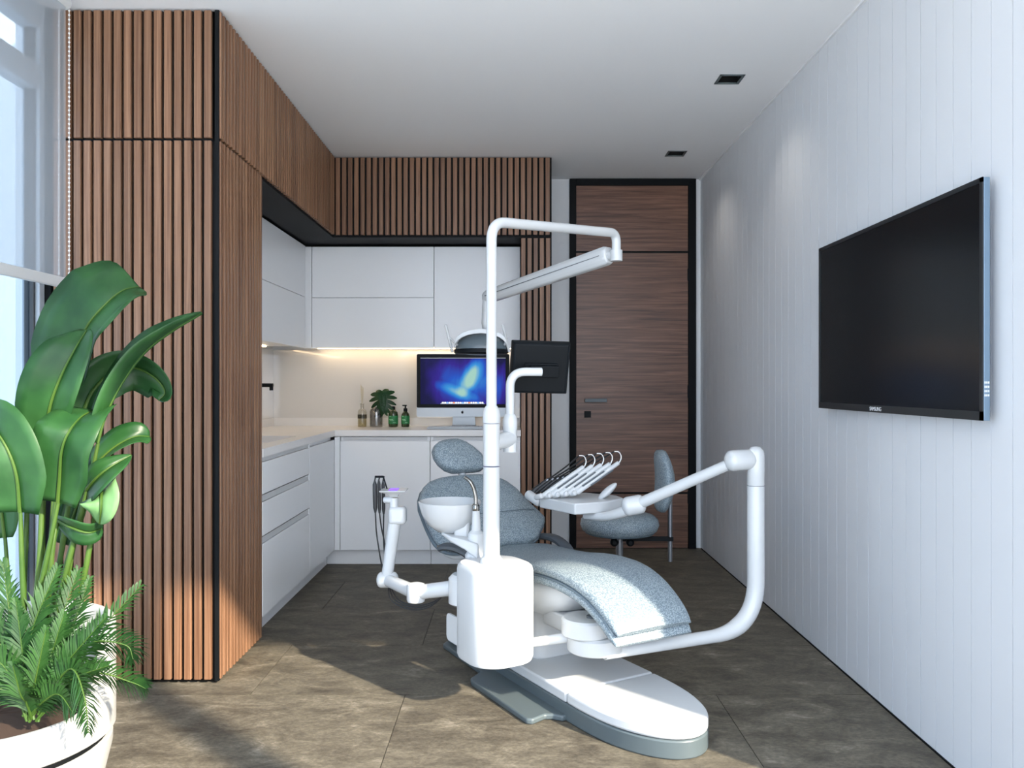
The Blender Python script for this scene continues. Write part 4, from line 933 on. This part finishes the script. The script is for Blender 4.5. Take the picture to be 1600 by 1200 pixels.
# darker leaves behind
leaf([Q(70, 590, .25), Q(67, 560, .25), Q(63, 535, .26), Q(57, 520, .27)], .026, (50, 50), .9, lp, stalk=[base(60, 1080, .15), Q(66, 850, .2), Q(70, 680, .25)])
leaf([Q(40, 720, .15), Q(30, 690, .15), Q(10, 660, .16), Q(-20, 640, .18)], .06, (20, 30), .5, lp, stalk=[base(30, 1080, .1), Q(38, 900, .12), Q(42, 790, .15)])
leaf([Q(8, 840, .12), Q(2, 790, .12), Q(-6, 740, .13), Q(-20, 690, .15)], .07, (0, 10), .4, lp, stalk=[base(22, 1080, .08), Q(16, 950, .1)])
leaf([Q(100, 850, .14), Q(112, 815, .15), Q(125, 780, .16), Q(140, 745, .18)], .05, (10, 20), .5, lp, stalk=[base(56, 1080, .1), Q(80, 950, .12)])
leaf([Q(96, 575, .26), Q(105, 530, .27), Q(116, 490, .28), Q(124, 460, .30)], .028, (60, 60), .8, lp, stalk=[base(64, 1080, .15), Q(80, 850, .2), Q(90, 680, .25)])

fn = thing('palm_fern', (PC.x + .06, PC.y - .06, .40), 'feathery green palm fern filling the front of the white planter', 'plant')
def frond(pts, ln, npair=30, droop=.35, tilt=0):
    rc = spline(pts, 6); M_ = len(rc); bm = B()
    # cumulative length lookup
    for j in range(npair):
        q = .12 + .88 * (j + .5) / npair; f_ = q * (M_ - 1); i = min(int(f_), M_ - 2); p = rc[i].lerp(rc[i + 1], f_ - i)
        tg = (rc[min(i + 2, M_ - 1)] - rc[max(i - 1, 0)]).normalized()
        sd_ = tg.cross(V(0, -1, 0)); sd_ = sd_.normalized() if sd_.length > .15 else V(1, 0, 0); nn = sd_.cross(tg).normalized()
        L_ = ln * (.55 + .6 * math.sin(math.pi * min(1, q * .92 + .08)) ** .8) * (1.0 if q < .8 else 1 - (q - .8) * 2.2)
        for s_ in (-1, 1):
            an = R(58 - 26 * q + random.uniform(-7, 7)); d = (tg * math.cos(an) + (sd_ * math.cos(R(tilt)) + nn * math.sin(R(tilt)) * s_) * (math.sin(an) * s_) + V(0, random.uniform(-.15, .15), 0)).normalized()
            wv = d.cross(V(0, -1, 0)).normalized() * .0030 if d.cross(V(0, -1, 0)).length > .1 else V(.003, 0, 0)
            wv = (wv + V(0, .0018, 0))
            e1_ = p + d * L_ * .5 + V(0, 0, .004); e2_ = p + d * L_ - V(0, 0, droop * L_ * .35)
            a = [bm.verts.new(x) for x in (p - wv * .5, p + wv * .5, e1_ + wv, e1_ - wv, e2_)]
            bm.faces.new((a[0], a[1], a[2], a[3])); bm.faces.new((a[3], a[2], a[4]))
    f = finish('frond', bm, FERN, fn, 0)
    finish('rachis', tube(B(), rc, [.0035, .0010], 6), STEM, f)
random.seed(11)
fb = lambda x, y, d=0: P(x, y, 2.10 + d)
c_ = (48, 1120)
for tipx, tipy, mx1, my1, ln, dY in ((90, 888, 50, 985, .070, .05), (122, 892, 88, 990, .070, .10), (140, 905, 105, 1000, .060, .14), (220, 915, 128, 1015, .066, .08), (208, 1030, 140, 1005, .062, .02), (228, 1076, 150, 1052, .050, .02), (138, 1145, 112, 1045, .055, -.10),
                                    (4, 878, 20, 990, .070, .08), (-30, 920, 2, 1010, .070, .04), (-40, 1010, 5, 1040, .066, -.02), (72, 985, 58, 1050, .060, -.06), (20, 1040, 32, 1085, .055, -.10), (115, 1115, 92, 1085, .055, -.10), (-35, 1105, 5, 1075, .06, -.10),
                                    (165, 965, 100, 1040, .060, -.02), (25, 940, 36, 1030, .065, 0), (100, 960, 74, 1040, .06, .02), (170, 1040, 115, 1060, .05, -.04)):
    p0 = fb(c_[0] + random.uniform(-12, 12), c_[1] + random.uniform(-6, 10), .0); p1 = fb(mx1, my1, dY * .6); p2 = fb(tipx, tipy, dY)
    if tipx == 228: p2b = [fb(205, 1066, dY)]
    elif tipx == 208: p2b = [fb(196, 1008, dY)]
    elif tipx == 138: p2b = [fb(132, 1090, dY)]
    else: p2b = []
    frond([p0, p0.lerp(p1, .5) + V(0, 0, .01), p1] + p2b + [p2], ln * 1.1, 46)
